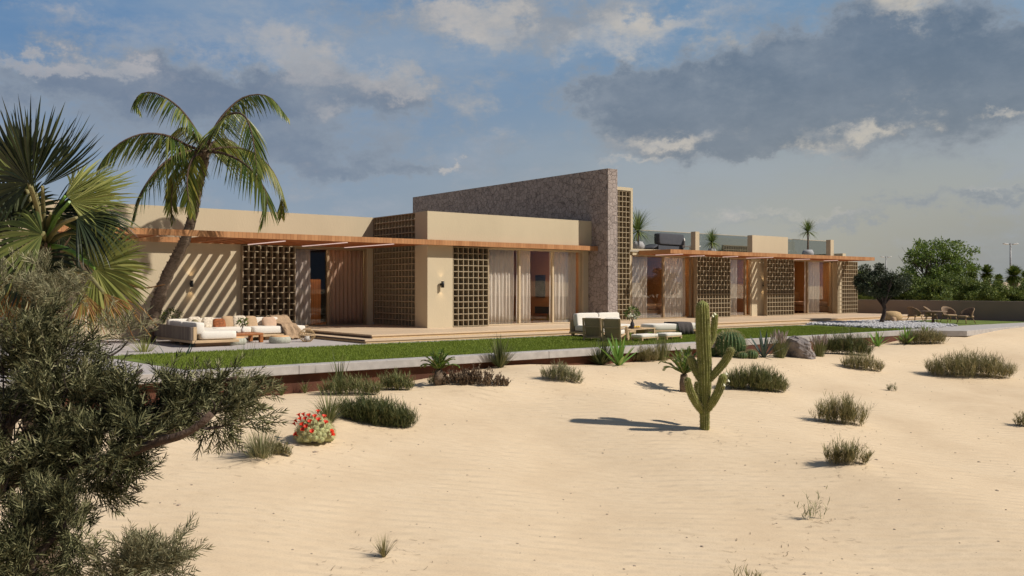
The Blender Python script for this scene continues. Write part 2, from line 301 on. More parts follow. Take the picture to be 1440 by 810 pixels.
# ------------------------------------------------------------------ mesh building
class MB:
    def __init__(s): s.v = []; s.blocks = []; s.n = 0
    def add(s, verts, faces, mi=0, smooth=False):
        verts = np.asarray(verts, float).reshape(-1, 3)
        if isinstance(faces, np.ndarray): groups = [faces]
        else:
            d = {}
            for f in faces: d.setdefault(len(f), []).append(f)
            groups = [np.array(g) for g in d.values()]
        for g in groups: s.blocks.append((g + s.n, mi, smooth))
        s.v.append(verts); s.n += len(verts)
        return s
    def box(s, x0, y0, z0, x1, y1, z1, mi=0):
        V = [(x, y, z) for z in (z0, z1) for (x, y) in ((x0, y0), (x1, y0), (x1, y1), (x0, y1))]
        return s.add(V, [(3, 2, 1, 0), (4, 5, 6, 7), (0, 1, 5, 4), (1, 2, 6, 5), (2, 3, 7, 6), (3, 0, 4, 7)], mi)
    def bar(s, p, q, w, h, mi=0, up=(0, 0, 1)):
        p = np.array(p, float); q = np.array(q, float); t = q - p; L = np.linalg.norm(t); t /= L
        a = np.cross(t, up)
        if np.linalg.norm(a) < 1e-4: a = np.cross(t, (1, 0, 0))
        a /= np.linalg.norm(a); b = np.cross(a, t)
        V = []
        for o in (p, q):
            for sx, sy in ((-1, -1), (1, -1), (1, 1), (-1, 1)): V.append(o + a * sx * w / 2 + b * sy * h / 2)
        return s.add(V, [(3, 2, 1, 0), (4, 5, 6, 7), (0, 1, 5, 4), (1, 2, 6, 5), (2, 3, 7, 6), (3, 0, 4, 7)], mi)
    def tube(s, pts, rads, n=8, mi=0, smooth=True, jitter=0):
        pts = np.array(pts, float); m = len(pts)
        if np.isscalar(rads): rads = [rads] * m
        V = []; prev = None
        for i in range(m):
            t = pts[min(i + 1, m - 1)] - pts[max(i - 1, 0)]; t /= (np.linalg.norm(t) + 1e-9)
            a = np.cross(t, (0, 0, 1.) if abs(t[2]) < .9 else (1., 0, 0)) if prev is None else prev - t * np.dot(prev, t)
            a /= (np.linalg.norm(a) + 1e-9); prev = a; b = np.cross(t, a)
            for k in range(n):
                an = 2 * PI * k / n; r = rads[i] * (1 + jitter * random.uniform(-1, 1))
                V.append(pts[i] + (a * math.cos(an) + b * math.sin(an)) * r)
        F = [(i * n + k, i * n + (k + 1) % n, (i + 1) * n + (k + 1) % n, (i + 1) * n + k) for i in range(m - 1) for k in range(n)]
        s.add(V, F, mi, smooth)
        s.blocks.append((np.array([[s.n - m * n + k for k in range(n)][::-1]]), mi, False))
        s.blocks.append((np.array([[s.n - n + k for k in range(n)]]), mi, False))
        return s
    def lathe(s, c, prof, n=24, mi=0, smooth=True, ax=None):
        V = []; c = np.array(c, float)
        for r, z in prof:
            for k in range(n):
                an = 2 * PI * k / n; V.append(c + (r * math.cos(an), r * math.sin(an), z))
        m = len(prof)
        F = [(i * n + k, i * n + (k + 1) % n, (i + 1) * n + (k + 1) % n, (i + 1) * n + k) for i in range(m - 1) for k in range(n)]
        return s.add(V, F, mi, smooth)
    def soft(s, c, size, rz=0, rx=0, ry=0, e=.35, mi=0, nu=20, nv=10, puff=0):
        """pillow like super-ellipsoid"""
        V = []; R = (Matrix.Rotation(rz, 3, 'Z') @ Matrix.Rotation(rx, 3, 'X') @ Matrix.Rotation(ry, 3, 'Y'))
        sg = lambda x, p: math.copysign(abs(x) ** p, x)
        for j in range(nv + 1):
            ph = -PI / 2 + PI * j / nv
            for i in range(nu):
                th = 2 * PI * i / nu
                x = sg(math.cos(ph), e) * sg(math.cos(th), e); y = sg(math.cos(ph), e) * sg(math.sin(th), e); z = sg(math.sin(ph), e)
                if puff: z *= (1 - puff * max(abs(x), abs(y)) ** 3)
                q = R @ Vector((x * size[0] / 2, y * size[1] / 2, z * size[2] / 2))
                V.append((q.x + c[0], q.y + c[1], q.z + c[2]))
        F = [(j * nu + i, j * nu + (i + 1) % nu, (j + 1) * nu + (i + 1) % nu, (j + 1) * nu + i) for j in range(nv) for i in range(nu)]
        return s.add(V, F, mi, True)
    def ribbons(s, P, W, side, mi=0, fold=0.):
        """P (N,S,3) W (N,S) side (N,3) or (N,S,3)"""
        N_, S = P.shape[:2]
        if side.ndim == 2: side = side[:, None, :]
        side = np.broadcast_to(side, P.shape)
        A = P - side * W[..., None] / 2; B = P + side * W[..., None] / 2
        V = np.stack([A, B], 2).reshape(-1, 3)
        base = (np.arange(N_) * S * 2)[:, None]; k = (np.arange(S - 1) * 2)[None]
        i0 = base + k
        F = np.stack([i0, i0 + 1, i0 + 3, i0 + 2], -1).reshape(-1, 4)
        return s.add(V, F, mi, False)
    def inst(s, tv, tf, mats4, mi=0, smooth=False):
        tv = np.asarray(tv); tf = np.asarray(tf); n = len(mats4)
        V = np.einsum('nij,kj->nki', mats4[:, :3, :3], tv) + mats4[:, None, :3, 3]
        F = tf[None] + (np.arange(n) * len(tv))[:, None, None]
        return s.add(V.reshape(-1, 3), F.reshape(-1, tf.shape[1]), mi, smooth)
    def build(s, name, mats, parent=None, bevel=0., seg=2, loc=None):
        me = bpy.data.meshes.new(name)
        V = np.concatenate(s.v)
        if loc is not None: V = V - np.asarray(loc, float)
        me.vertices.add(len(V)); me.vertices.foreach_set('co', V.astype(np.float32).ravel())
        loops = np.concatenate([b[0].ravel() for b in s.blocks]).astype(np.int32)
        tot = np.concatenate([np.full(len(b[0]), b[0].shape[1]) for b in s.blocks])
        start = np.concatenate([[0], np.cumsum(tot)[:-1]]).astype(np.int32)
        me.loops.add(len(loops)); me.loops.foreach_set('vertex_index', loops)
        me.polygons.add(len(tot)); me.polygons.foreach_set('loop_start', start)
        me.polygons.foreach_set('material_index', np.concatenate([np.full(len(b[0]), b[1]) for b in s.blocks]).astype(np.int32))
        me.polygons.foreach_set('use_smooth', np.concatenate([np.full(len(b[0]), b[2]) for b in s.blocks]))
        me.update(calc_edges=True)
        if not isinstance(mats, (list, tuple)): mats = [mats]
        for m in mats: me.materials.append(m)
        o = bpy.data.objects.new(name, me); COL.objects.link(o)
        if parent is not None: o.parent = parent
        if loc is not None: o.location = tuple(loc)
        if bevel:
            bm = o.modifiers.new('bevel', 'BEVEL'); bm.width = bevel; bm.segments = seg; bm.limit_method = 'ANGLE'
        return o
def tag(o, label, cat, group=None, kind=None):
    o['label'] = label; o['category'] = cat
    if group: o['group'] = group
    if kind: o['kind'] = kind
    return o
def thing(name, label, cat, loc=(0, 0, 0), rz=0, group=None):
    o = bpy.data.objects.new(name, None); COL.objects.link(o); o.location = tuple(float(a) for a in loc); o.rotation_euler = (0, 0, rz)
    o.empty_display_size = .2
    return tag(o, label, cat, group)
def struct(o): o['kind'] = 'structure'; return o
def kids(o): return [c for c in bpy.data.objects if c.parent == o]
def copy_tree(o, parent=None):
    ch = kids(o); c = o.copy(); COL.objects.link(c); c.parent = parent
    for k in ch: copy_tree(k, c)
    return c
def norm(a): return a / (np.linalg.norm(a, axis=-1, keepdims=True) + 1e-9)

# ------------------------------------------------------------------ ground
def axis_pts(a, b, fine, lo, hi, grow=1.12):
    p = list(np.arange(a, b, fine)); s = fine; x = p[-1]
    while x < hi: s *= grow; x += s; p.append(x)
    s = fine; x = p[0]; q = []
    while x > lo: s *= grow; x -= s; q.append(x)
    return np.array(q[::-1] + p)
gx = axis_pts(-2, 46, .16, -900, 1500); gy = axis_pts(1, 17.2, .14, -900, 1500)
XX, YY = np.meshgrid(gx, gy); ZZ = hfun(XX, YY)
nx, ny = len(gx), len(gy)
idx = (np.arange(ny - 1)[:, None] * nx + np.arange(nx - 1)[None])
b = MB(); b.add(np.stack([XX, YY, ZZ], -1).reshape(-1, 3), np.stack([idx, idx + 1, idx + nx + 1, idx + nx], -1).reshape(-1, 4), 0, True)
struct(b.build('sand', M['sand']))
b = MB(); b.box(-3, 16.66, -.5, 43.85, 40, G - .004); struct(b.build('paving', M['paving']))
# lawn
b = MB()
b.add([(5.6, 16.65, G), (43.6, 16.65, G), (43.6, 21.35, G), (5.2, 21.35, G)], [(0, 1, 2, 3)])
struct(b.build('lawn', M['turf']))
n = 150000
px_ = rng.uniform(5.6, 32, n); py_ = 16.65 + rng.uniform(0, 1, n) ** 1.2 * 4.7
keep = ~((px_ > 31.5) & (py_ > 17.6)); px_ = px_[keep]; py_ = py_[keep]; n = len(px_)
az = rng.uniform(0, 2 * PI, n); ln = rng.uniform(.02, .05, n); l = rng.uniform(0, .6, n)
P = np.zeros((n, 2, 3)); P[:, 0] = np.stack([px_, py_, np.full(n, G - .003)], -1)
P[:, 1] = P[:, 0] + np.stack([np.cos(az) * l * ln, np.sin(az) * l * ln, ln], -1)
a2 = rng.uniform(0, 2 * PI, n)
b = MB(); b.ribbons(P, np.stack([np.full(n, .012), np.full(n, .003)], -1), np.stack([np.cos(a2), np.sin(a2), 0 * a2], -1))
o = b.build('grass', M['lawn']); tag(o, 'short bright green grass growing on the lawn strip', 'grass', kind='stuff')
# kerb and retaining board
kp = thing('kerb_wall', 'long pale concrete kerb with rusty steel retaining board along the lawn', 'kerb')
b = MB()
for x0 in np.arange(-2, 20.4, 3.2):
    b.box(x0, 16.28, -.02, min(x0 + 3.194, 21.3), 16.646, G + .012)
b.build('kerb', M['kerb'], kp, bevel=.012)
b = MB()
for x0 in np.arange(21.33, 31, 3.2): b.box(x0, 16.42, -.02, min(x0 + 3.194, 31.), 16.70, G + .012)
b.build('kerb', M['kerb'], kp, bevel=.012)
b = MB()
pl = [(31.0, 16.3), (32.3, 14.95), (36, 15.35), (43.7, 15.9), (43.7, 17.0), (36, 17.2), (31.5, 16.85), (31.0, 16.8)]
V = [(x, y, -.04) for x, y in pl] + [(x, y, G + .012) for x, y in pl]; k = len(pl)
b.add(V, [tuple(range(k))[::-1], tuple(range(k, 2 * k))] + [(i, (i + 1) % k, (i + 1) % k + k, i + k) for i in range(k)])
b.build('kerb', M['kerb'], kp, bevel=.01)
b = MB(); b.box(-2, 16.44, -.75, 31.2, 16.52, -.022); b.box(21.28, 16.53, -.7, 21.34, 16.6, -.022)
b.build('retaining_board', M['corten'], kp)
b = MB()
pl2 = [(31.3, 16.5), (32.35, 15.2), (36, 15.55), (43.7, 16.1)]
for (x0, y0), (x1, y1) in zip(pl2[:-1], pl2[1:]): b.bar((x0, y0, -.3), (x1, y1, -.3), .05, .5)
b.build('retaining_board', M['corten'], kp)
# deck with one lower step
b = MB(); b.box(12.52, 22.16, D - .045, 43.4, 28.27, D); b.box(16.10, 28.28, D - .045, 43.4, 29., D - .003)
struct(b.build('deck', M['deck']))
b = MB(); b.box(12.56, 22.19, G, 43.38, 27, D - .047); b.build('deck_riser', M['riser']); struct(bpy.data.objects['deck_riser'])
b = MB(); b.box(12.1, 21.78, D - .15, 43.5, 22.185, D - .105); b.box(12.1, 22.19, D - .15, 12.555, 28.2, D - .105); struct(b.build('deck_step', M['deck']))
b = MB(); b.box(12.14, 21.81, G, 43.4, 22.15, D - .152); b.box(12.14, 22.16, G, 12.5, 28.2, D - .152); struct(b.build('step_riser', M['riser']))
b = MB(); b.box(12.495, 22.17, D - .105 + .001, 12.519, 28.1, D - .047); b.box(12.075, 21.8, D - .149, 12.099, 28.1, D - .11); struct(b.build('step_edge_shade', M['edge_shade']))  # thin dark strips painting the shade along the left step edges
exec_parts = []
# ------------------------------------------------------------------ house
YW = 28.3; YB = 24.75; XB = 16.05; XS = 23.4; YS = 23.88; YL = 25.88; YG = 26.2; YC = 24.41
CZ0, CZ1 = 3.06, 3.225; PT = 4.18
house = thing('modern_house', 'long low cream house with orange timber canopy, lattice screens and tall sloping stone wall', 'house', (20, 28, D))
house_inv = (-20., -28., -D)
def hpart(b, name, m, parent=None, bevel=0., label=None):
    o = b.build(name, m, None, bevel)
    par = parent or house
    o.parent = par
    if par is house: o.location = house_inv
    if label: o['label'] = label
    return o
def box_part(name, m, *bx, parent=None, bevel=0., label=None):
    b = MB()
    for q in bx: b.box(*q)
    return hpart(b, name, m, parent, bevel, label)
def box_parts(name, m, *bx):
    for q in bx: box_part(name, m, q)
# left wing: garden wall of the house, with the door opening
box_part('wall', M['cream'], (4.2, YW, G, 12.98, YW + .3, CZ0 + .0), (4.2, YW, CZ0, 16.04, YW + .3, PT), (15.82, YW, D - .02, 16.04, YW + .3, CZ0 - .001),
         label='cream rendered garden wall of the left wing')
box_part('wall', M['cream'], (4.2, YW + .31, G, 4.5, 40, PT))
box_part('roof', M['roof'], (4.51, YW + .31, 3.3, 16.04, 39.9, 3.5))
# projecting block
box_part('wall', M['cream'], (XB, YB, G, 17.05, YB + .75, PT - .001), (17.05, YB + .002, CZ1 - .15, XS - .004, YB + .6, PT), label='cream corner pier and parapet of the projecting block')
box_part('roof', M['roof'], (XB + .25, YB + .61, 3.3, XS - .01, 37.3, 3.5))
box_part('wall', M['cream'], (XB + .02, 28.32, 3.5, XB + .3, 37, PT - .01))
# stone wall
b = MB()
b.box(XS, YS, -.3, XS + .5, 37.4, 6.09)
hpart(b, 'stone_wall', M['stone'], bevel=.01, label='tall wall clad in irregular brown crazy paving stone')
# right wing
box_part('wall', M['cream'], (27.1, YG, CZ0 - .02, 43.5, YG + .25, 3.3), label='cream lintel wall above the right wing glazing')
box_part('roof', M['roof'], (23.92, 26.16, 3.175, 43.4, 38, 3.24))
box_part('wall', M['cream'], (43.2, YG + .26, G, 43.5, 38, 3.5))
YP = 26.12
pz1, pz2 = 3.24, 4.15
def xat(u, y): return float(ony(u, 400, y)[0])
box_part('parapet', M['cream'], (xat(1058, YP), YP, pz1 - .2, xat(1108, YP), YP + .28, pz2))
box_part('parapet', M['cream'], (xat(978, YP), YP, pz1 - .2, xat(983.5, YP), YP + .26, pz2 + .01))
box_part('parapet', M['cream'], (xat(1168, YP), YP, pz1 - .2, xat(1172.5, YP), YP + .26, pz2))
box_part('parapet', M['cream'], (27.3, 32.5, 3.24, 34, 32.8, 3.72))
# screens
def lattice(name, o, ax, length, z0, z1, cell, depth=.2, t=.032, alt=False, label=None, sign=1):
    """o = front lower corner; ax = 'x' or 'y'; depth goes behind the front face"""
    b = MB(); nC = max(1, round(length / cell)); cw = length / nC; nR = round((z1 - z0) / cell); ch = (z1 - z0) / nR
    def bx(a0, a1, d0, d1, c0, c1):
        if ax == 'x': b.box(o[0] + a0, o[1] + d0, c0, o[0] + a1, o[1] + d1, c1)
        else: b.box(o[0] + d0 * sign, o[1] + a0, c0, o[0] + d1 * sign, o[1] + a1, c1) if sign > 0 else b.box(o[0] - d1, o[1] + a0, c0, o[0] - d0, o[1] + a1, c1)
    for i in range(nC + 1): bx(i * cw - t / 2, i * cw + t / 2, .004, depth - .004, z0, z1)
    for j in range(nR + 1):
        z = z0 + j * ch
        if not alt: bx(-t / 2 - .002, length + t / 2 + .002, 0, depth, z - t / 2, z + t / 2)
        else:
            for i in range(nC):
                off = 0 if (i + j) % 2 == 0 else .05
                bx(i * cw + t / 2, (i + 1) * cw - t / 2, off, depth - .01, z - t / 2, z + t / 2)
    return hpart(b, name, M['lattice'], label=label)
lattice('breeze_block_screen', (11.18, YW - .19, 0), 'x', 1.80, D + .02, CZ0 - .02, .19, .18, .024, True, 'breeze block screen with a staggered basket weave')
lattice('breeze_block_screen', (XB + .002, 25.53, 0), 'y', 2.74, D + .02, PT - .02, .213, .2, .03)
lattice('breeze_block_screen', (17.08, YB, 0), 'x', 1.45, D + .03, CZ0 - .03, .206, .22, .03)
box_part('shade_backing', M['void_shade'], (11.2, YW - .008, D, 12.97, YW - .002, CZ0 - .01))  # thin dark sheet standing in for shade behind the staggered screen
# backing walls behind the screens, coloured dark in place of shade
box_parts('shade_backing', M['void_shade'], (XB + .45, 25.5, D, XB + .5, 28.26, PT - .05), (XB + .5, YB + .5, D + .01, 18.5, YB + .55, CZ0))
# tall screen beside the stone wall with its frame
XT1 = float(ony(886.3, 300, YL)[0])
lattice('breeze_block_screen', (XS + .52, YL, 0), 'x', XT1 - XS - .52 - .02, D + .02, 5.60, .208, .2, .03, label='tall narrow breeze block screen beside the stone wall')
box_part('screen_frame', M['cream'], (XT1, YL - .03, CZ1, XT1 + .12, YL + .5, 5.76), (XS + .51, YL - .03, 5.63, XT1 - .001, YL + .5, 5.762))
box_part('shade_backing', M['void_shade'], (XS + .51, YL + .45, D, XT1 - .01, YL + .5, 5.6))  # backing of the tall screen, its shade put into the colour
lx = [(xat(981, YL), xat(1027, YL)), (xat(1079, YL), xat(1116.5, YL)), (xat(1178, YL), xat(1206, YL))]
for a, c in lx:
    lattice('breeze_block_screen', (a, YL, 0), 'x', c - a, D + .02, CZ0 - .02, .212, .20, .030)
# canopies: fascia, slats, ledger, recessed strip lights
cl = MB(); cl.box(4.75, YC, CZ0, XS - .005, YC + .06, CZ1); cl.box(4.75, YC + .062, CZ0, 4.81, YW - .01, CZ1 - .002)
cl.box(4.83, YW - .28, CZ0, 11.0, YW - .2, CZ1 - .003)
fL = hpart(cl, 'canopy', M['canopy'], label='orange timber canopy over the left terrace, open where the palm grows through')
def slats(x0, x1, y0, y1, pitch, t, h, par):
    b = MB(); x = x0
    while x < x1: b.box(x, y0, CZ0 + .004, x + t, y1, CZ0 + .004 + h); x += pitch
    o = b.build('slat_field', M['slat'], par); return o
slats(9.55, 16.02, YC + .064, YW - .285, .345, .135, .155, fL)
bb = MB(); bb.box(4.83, YC + .064, CZ0 + .02, 7.45, YW - .29, CZ0 + .1); bb.box(9.47, YC + .064, CZ0 + .003, 9.53, YW - .29, CZ1 - .004); bb.box(7.45, YC + .064, CZ0 + .003, 7.51, YW - .29, CZ1 - .004)
bb.box(16.06, YC + .064, CZ0 + .01, XS - .01, YB - .004, CZ0 + .1); bb.box(4.83, YW - .195, CZ0 + .02, 16.02, YW - .005, CZ0 + .1)
bb.build('soffit', M['slat'], fL)
CXR0, CXR1 = float(ony(943, 359, YC)[0]), float(ony(1230, 366, YC)[0])
cr = MB(); cr.box(CXR0, YC, CZ0, CXR1, YC + .06, CZ1); cr.box(CXR0, YC + .062, CZ0, CXR0 + .06, 26.18, CZ1 - .002); cr.box(CXR1 - .06, YC + .062, CZ0, CXR1, 26.18, CZ1 - .002)
fR = hpart(cr, 'canopy', M['canopy'], label='orange timber canopy shading the right wing')
slats(CXR0 + .2, CXR1 - .1, YC + .064, 26.1, .30, .12, .15, fR)
bb = MB(); bb.box(CXR0 + .065, 26.11, CZ0 - .004, CXR1 - .065, YG - .002, CZ0 + .05); bb.build('soffit', M['slat'], fR)
def strip(u0, v0, u1, v1, par):
    p = onz(u0, v0, CZ0 - .01); q = onz(u1, v1, CZ0 - .01); x = (p[0] + q[0]) / 2
    b = MB(); y0, y1 = min(p[1], q[1]), max(p[1], q[1])
    y0 = max(y0, YC + .12); y1 = max(y1, y0 + .8); y1 = min(y1, 27.9 if par is fL else 26.0); y0 = min(y0, y1 - .6)
    b.box(x - .03, y0, CZ0 - .018, x + .03, y1, CZ0 + .002); b.build('strip_light', M['strip'], par)
for a in ((400, 339, 350, 344), (483, 341, 430, 346.5), (547, 343, 491, 348.5)): strip(*a, fL)
for a in ((950, 357, 923, 359.5), (984, 359.5, 966, 361), (1032, 360.5, 1024, 361.5), (1076, 361.5, 1043, 364), (1140, 364.5, 1116, 365), (1172, 366, 1143, 367.5)): strip(*a, fR)
# interiors (rooms behind the glass)
def room(x0, x1, y0, y1, wallm, z1=3.15, gapx=None):
    b = MB()
    b.box(x0, y1, D, x1, y1 + .1, z1); b.box(x0 - .1, y0, D, x0, y1 + .1, z1); b.box(x1, y0, D, x1 + .1, y1 + .1, z1)
    hpart(b, 'room_wall', wallm)
    b = MB(); b.box(x0, y0, z1 + .001, x1, y1, z1 + .02); hpart(b, 'ceiling', M['room'])
    b = MB(); b.box(x0, y0, D + .002, x1, y1, D + .012); hpart(b, 'room_floor', M['room_floor'])
def ceiling_lamp(x, y, L=1.6, name='ceiling_light'):
    b = MB(); b.box(x - L / 2, y - .15, 3.10, x + L / 2, y + .15, 3.14); hpart(b, name, M['warm_lamp'])
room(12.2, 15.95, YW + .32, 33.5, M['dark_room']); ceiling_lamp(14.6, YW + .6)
room(17.2, XS - .12, YB + .6, 30.5, M['orange_wall']); ceiling_lamp(21.4, YB + .95, 2.2)
for u0, u1, xl in ((None, 983, .25), (1022, 1086, .4), (1110, None, .35)):
    a = 24.2 if u0 is None else xat(u0, YG); c = 43.15 if u1 is None else xat(u1, YG)
    room(a, c, YG + .27, 32.2, M['orange_wall']); ceiling_lamp(a + (c - a) * (1 - xl), YG + .7, min(2., (c - a) * .6))
# sliding doors
def sliding_door(x0, x1, y, z0, z1, muls, m=None, label=None, glassr=()):
    m = m or M['frame']
    b = MB(); t = .06
    b.box(x0, y, z0, x0 + t, y + .1, z1); b.box(x1 - t, y, z0, x1, y + .1, z1)
    b.box(x0 + t, y + .002, z1 - t, x1 - t, y + .098, z1); b.box(x0 + t, y + .002, z0, x1 - t, y + .098, z0 + .045)
    for xm in muls: b.box(xm - .04, y - .003, z0 + .045, xm + .04, y + .103, z1 - t)
    root = hpart(b, 'sliding_door', m, label=label, bevel=.004)
    for ga, gb in glassr:
        g = MB(); g.box(ga, y + .045, z0 + .045, gb, y + .055, z1 - t); g.build('glass_pane', M['glass'], root)
    return root
dL = sliding_door(13.0, 15.82, YW + .06, D + .005, CZ0 - .01, [14.32], glassr=[(13.06, 14.28), (14.36, 15.76)], label='bronze sliding door beside the corner sofa terrace')
YD = YB + .18
xa, xm1, xb = xat(686, YD), xat(731, YD), xat(821, YD)
xg0, xg1 = xat(752, YD), xat(778, YD)
dB = sliding_door(xa, xb, YD, D + .005, CZ0 + .0, [xm1, xg1], M['frame_light'], 'tall champagne sliding door of the projecting block', [(xa + .06, xm1 - .04), (xm1 + .04, xg1 - .04), (xg1 + .04, xb - .06)])
box_parts('wall', M['soffit_cream'], (xb, YD, D, XS - .003, YD + .3, CZ0), (18.55, YD + .02, D, xa, YD + .3, CZ0))
d1 = sliding_door(xat(889, YG), xat(978, YG), YG + .05, D + .005, CZ0, [xat(935, YG), xat(973, YG)], label='sliding door beside the tall breeze block screen', glassr=[(xat(890, YG), xat(934, YG)), (xat(936, YG), xat(972, YG))])
d2 = sliding_door(xat(1026, YG), xat(1057, YG), YG + .05, D + .005, CZ0, [xat(1050, YG)], label='narrow sliding door between two breeze block screens', glassr=[(xat(1027, YG), xat(1049, YG))])
d3 = sliding_door(xat(1115, YG), xat(1171, YG), YG + .05, D + .005, CZ0, [xat(1137.5, YG)], label='sliding door at the far end of the right wing', glassr=[(xat(1138, YG), xat(1169, YG))])
box_parts('wall', M['cream'], (xat(1058, YG), YG + .04, D, xat(1080, YG), YG + .24, CZ0 - .03), (xat(1172, YG), YG - .3, D, xat(1176, YG), YG + .24, CZ0 - .005))
box_part('wall', M['soffit_cream'], (24.2, YG + .04, D, xat(889, YG) - .005, YG + .24, CZ0 - .03))
box_parts('shade_backing', M['void_shade'], (xat(979, YG), YG + .04, D, xat(1026, YG), YG + .24, CZ0 - .03), (xat(1080, YG) + .01, YG + .04, D, xat(1115, YG), YG + .24, CZ0 - .03))  # walls behind the right wing screens, darkened in colour to read as shade
# glass balustrades
YQ = 27.4
def balus(u0, u1, v1):
    b = MB(); x0, x1 = xat(u0, YQ), xat(u1, YQ); z1 = float(ony(u0, v1, YQ)[2]); b.box(x0, YQ, 3.24, x1, YQ + .015, z1)
    o = hpart(b, 'glass_balustrade', M['bal_glass'])
    b = MB(); b.box(x0, YQ - .006, z1 + .001, x1, YQ + .02, z1 + .018); r_ = b.build('rail', M['frame_light'], o)
balus(888, 978, 323); balus(981, 1058, 328.5); balus(1105, 1170, 336)
lattice('breeze_block_screen', (xat(1018, 29.5), 29.5, 0), 'x', xat(1057, 29.5) - xat(1018, 29.5) + .6, 3.25, 3.86, .2, .12, .04, label='low breeze block screen on the roof terrace')
box_part('column', M['kerb'], (4.78, YC + .15, G, 5.0, YC + .37, CZ0), label='slim grey column holding the left end of the canopy')

# curtains
def curtain(x0, x1, y, z0, z1, label, m, amp=.035, period=.16, group='pleated curtains behind the sliding doors'):
    n = max(12, int((x1 - x0) / period * 10)); xs = np.linspace(x0, x1, n); zs = np.linspace(z0, z1, 8)
    ph = np.cumsum(rng.uniform(.6, 1.4, n)) * (x1 - x0) / n / period * 2 * PI
    V = []
    for k, z in enumerate(zs):
        a = amp * (1.1 - .3 * k / 7)
        for i, x in enumerate(xs): V.append((x, y + a * math.sin(ph[i]) + .01 * math.sin(ph[i] * .37 + z * 2), z))
    F = [(k * n + i, k * n + i + 1, (k + 1) * n + i + 1, (k + 1) * n + i) for k in range(7) for i in range(n - 1)]
    b = MB(); b.add(V, F, 0, True); o = b.build('curtain', m); so = o.modifiers.new('thickness', 'SOLIDIFY'); so.thickness = .006
    return tag(o, label, 'curtain', group)
M['curtain'] = leafmat('curtain_cloth', [(0, (.84, .75, .67)), (1, (.88, .79, .71))], .95, .25, .1)
M['curtain_brown'] = leafmat('curtain_brown', [(0, (.52, .34, .25)), (1, (.56, .38, .29))], .95, .2, .1)
M['curtain_grey'] = leafmat('curtain_grey', [(0, (.50, .42, .38)), (1, (.54, .46, .42))], .95, .2, .1)
c0, c1 = D + .03, CZ0 - .03
curtain(13.07, 13.72, YW + .24, c0, c1, 'grey curtain left of the open gap in the door behind the corner sofa', M['curtain_grey'])
curtain(14.38, 15.75, YW + .24, c0, c1, 'wide brownish curtain in the door beside the side lattice', M['curtain_brown'])
curtain(xa + .03, xm1 - .06, YD + .24, c0, c1, 'white curtain next to the breeze block screen of the projecting block', M['curtain'])
curtain(xm1 + .05, xg0, YD + .24, c0, c1, 'narrow white curtain just left of the orange room opening', M['curtain'])
curtain(xg1 + .05, xb - .16, YD + .24, c0, c1, 'grey white curtain right of the orange room opening, beside the stone wall', M['curtain'])
curtain(xat(890, YG), xat(918, YG), YG + .3, c0, c1, 'curtain beside the tall breeze block screen with stripes of light', M['curtain'])
curtain(xat(940, YG), xat(971, YG), YG + .3, c0, c1, 'striped lit curtain left of the widest lattice screen', M['curtain'])
curtain(xat(1028, YG), xat(1044, YG), YG + .3, c0, c1, 'curtain in the narrow door between two lattice screens', M['curtain'])
curtain(xat(1116, YG), xat(1124.5, YG), YG + .3, c0, c1, 'slim curtain at the left of the farthest door', M['curtain'])
curtain(xat(1139, YG), xat(1160, YG), YG + .3, c0, c1, 'bright white curtain in the farthest door of the right wing', M['curtain'])

# interior pieces glimpsed through the gaps
def on_side(u, v): return onx(u, v, XS - .13)
p = on_side(754, 387); q = on_side(767, 418)
t = thing('wall_picture', 'tall dark abstract picture hanging in the orange room', 'picture', (XS - .13, p[1], (p[2] + q[2]) / 2))
b = MB(); b.box(-.05, -(p[1] - q[1]) , q[2] - (p[2] + q[2]) / 2, -.003, 0, p[2] - (p[2] + q[2]) / 2); b.build('canvas', mat('dark_canvas', (.05, .04, .035), .6, var=.9, vscale=3), t)
p = on_side(754, 431); q = on_side(772, 441)
t = thing('fireplace', 'low dark fireplace set in the orange room wall', 'fireplace', (XS - .13, q[1], q[2]))
b = MB(); b.box(-.07, 0, 0, -.003, p[1] - q[1], p[2] - q[2]); b.build('firebox', M['black'], t)
b = MB(); b.box(-.09, -.05, -.05, -.003, p[1] - q[1] + .05, -.003); b.build('hearth', M['wood_red'], t)
t = thing('cabinet', 'slatted light wood cabinet standing behind the left sliding door', 'cabinet', (14.4, 29.7, D))
b = MB(); b.box(-.25, -.2, .012, .2, .3, 1.62); b.build('carcass', M['wood_panel'], t)
def bed(x, y, label):
    t = thing('bed', label, 'bed', (x, y, D), 0, 'beds in the right wing')
    b = MB(); b.box(-.8, -.4, .1, .8, 1.5, .35); b.build('bed_frame', M['wood_light'], t, bevel=.02)
    b = MB(); b.soft((0, .5, .48), (1.55, 1.8, .26), e=.25); b.build('mattress', M['peach_fabric'], t)
    b = MB(); b.box(-.9, 1.5, .05, .9, 1.58, 1.1); b.build('headboard', M['wood'], t, bevel=.02)
bed(xat(928, YG) + .9, YG + 1.3, 'low bed seen through the first door of the right wing'); bed(42.2, YG + 1.3, 'low bed seen through the farthest door of the right wing')

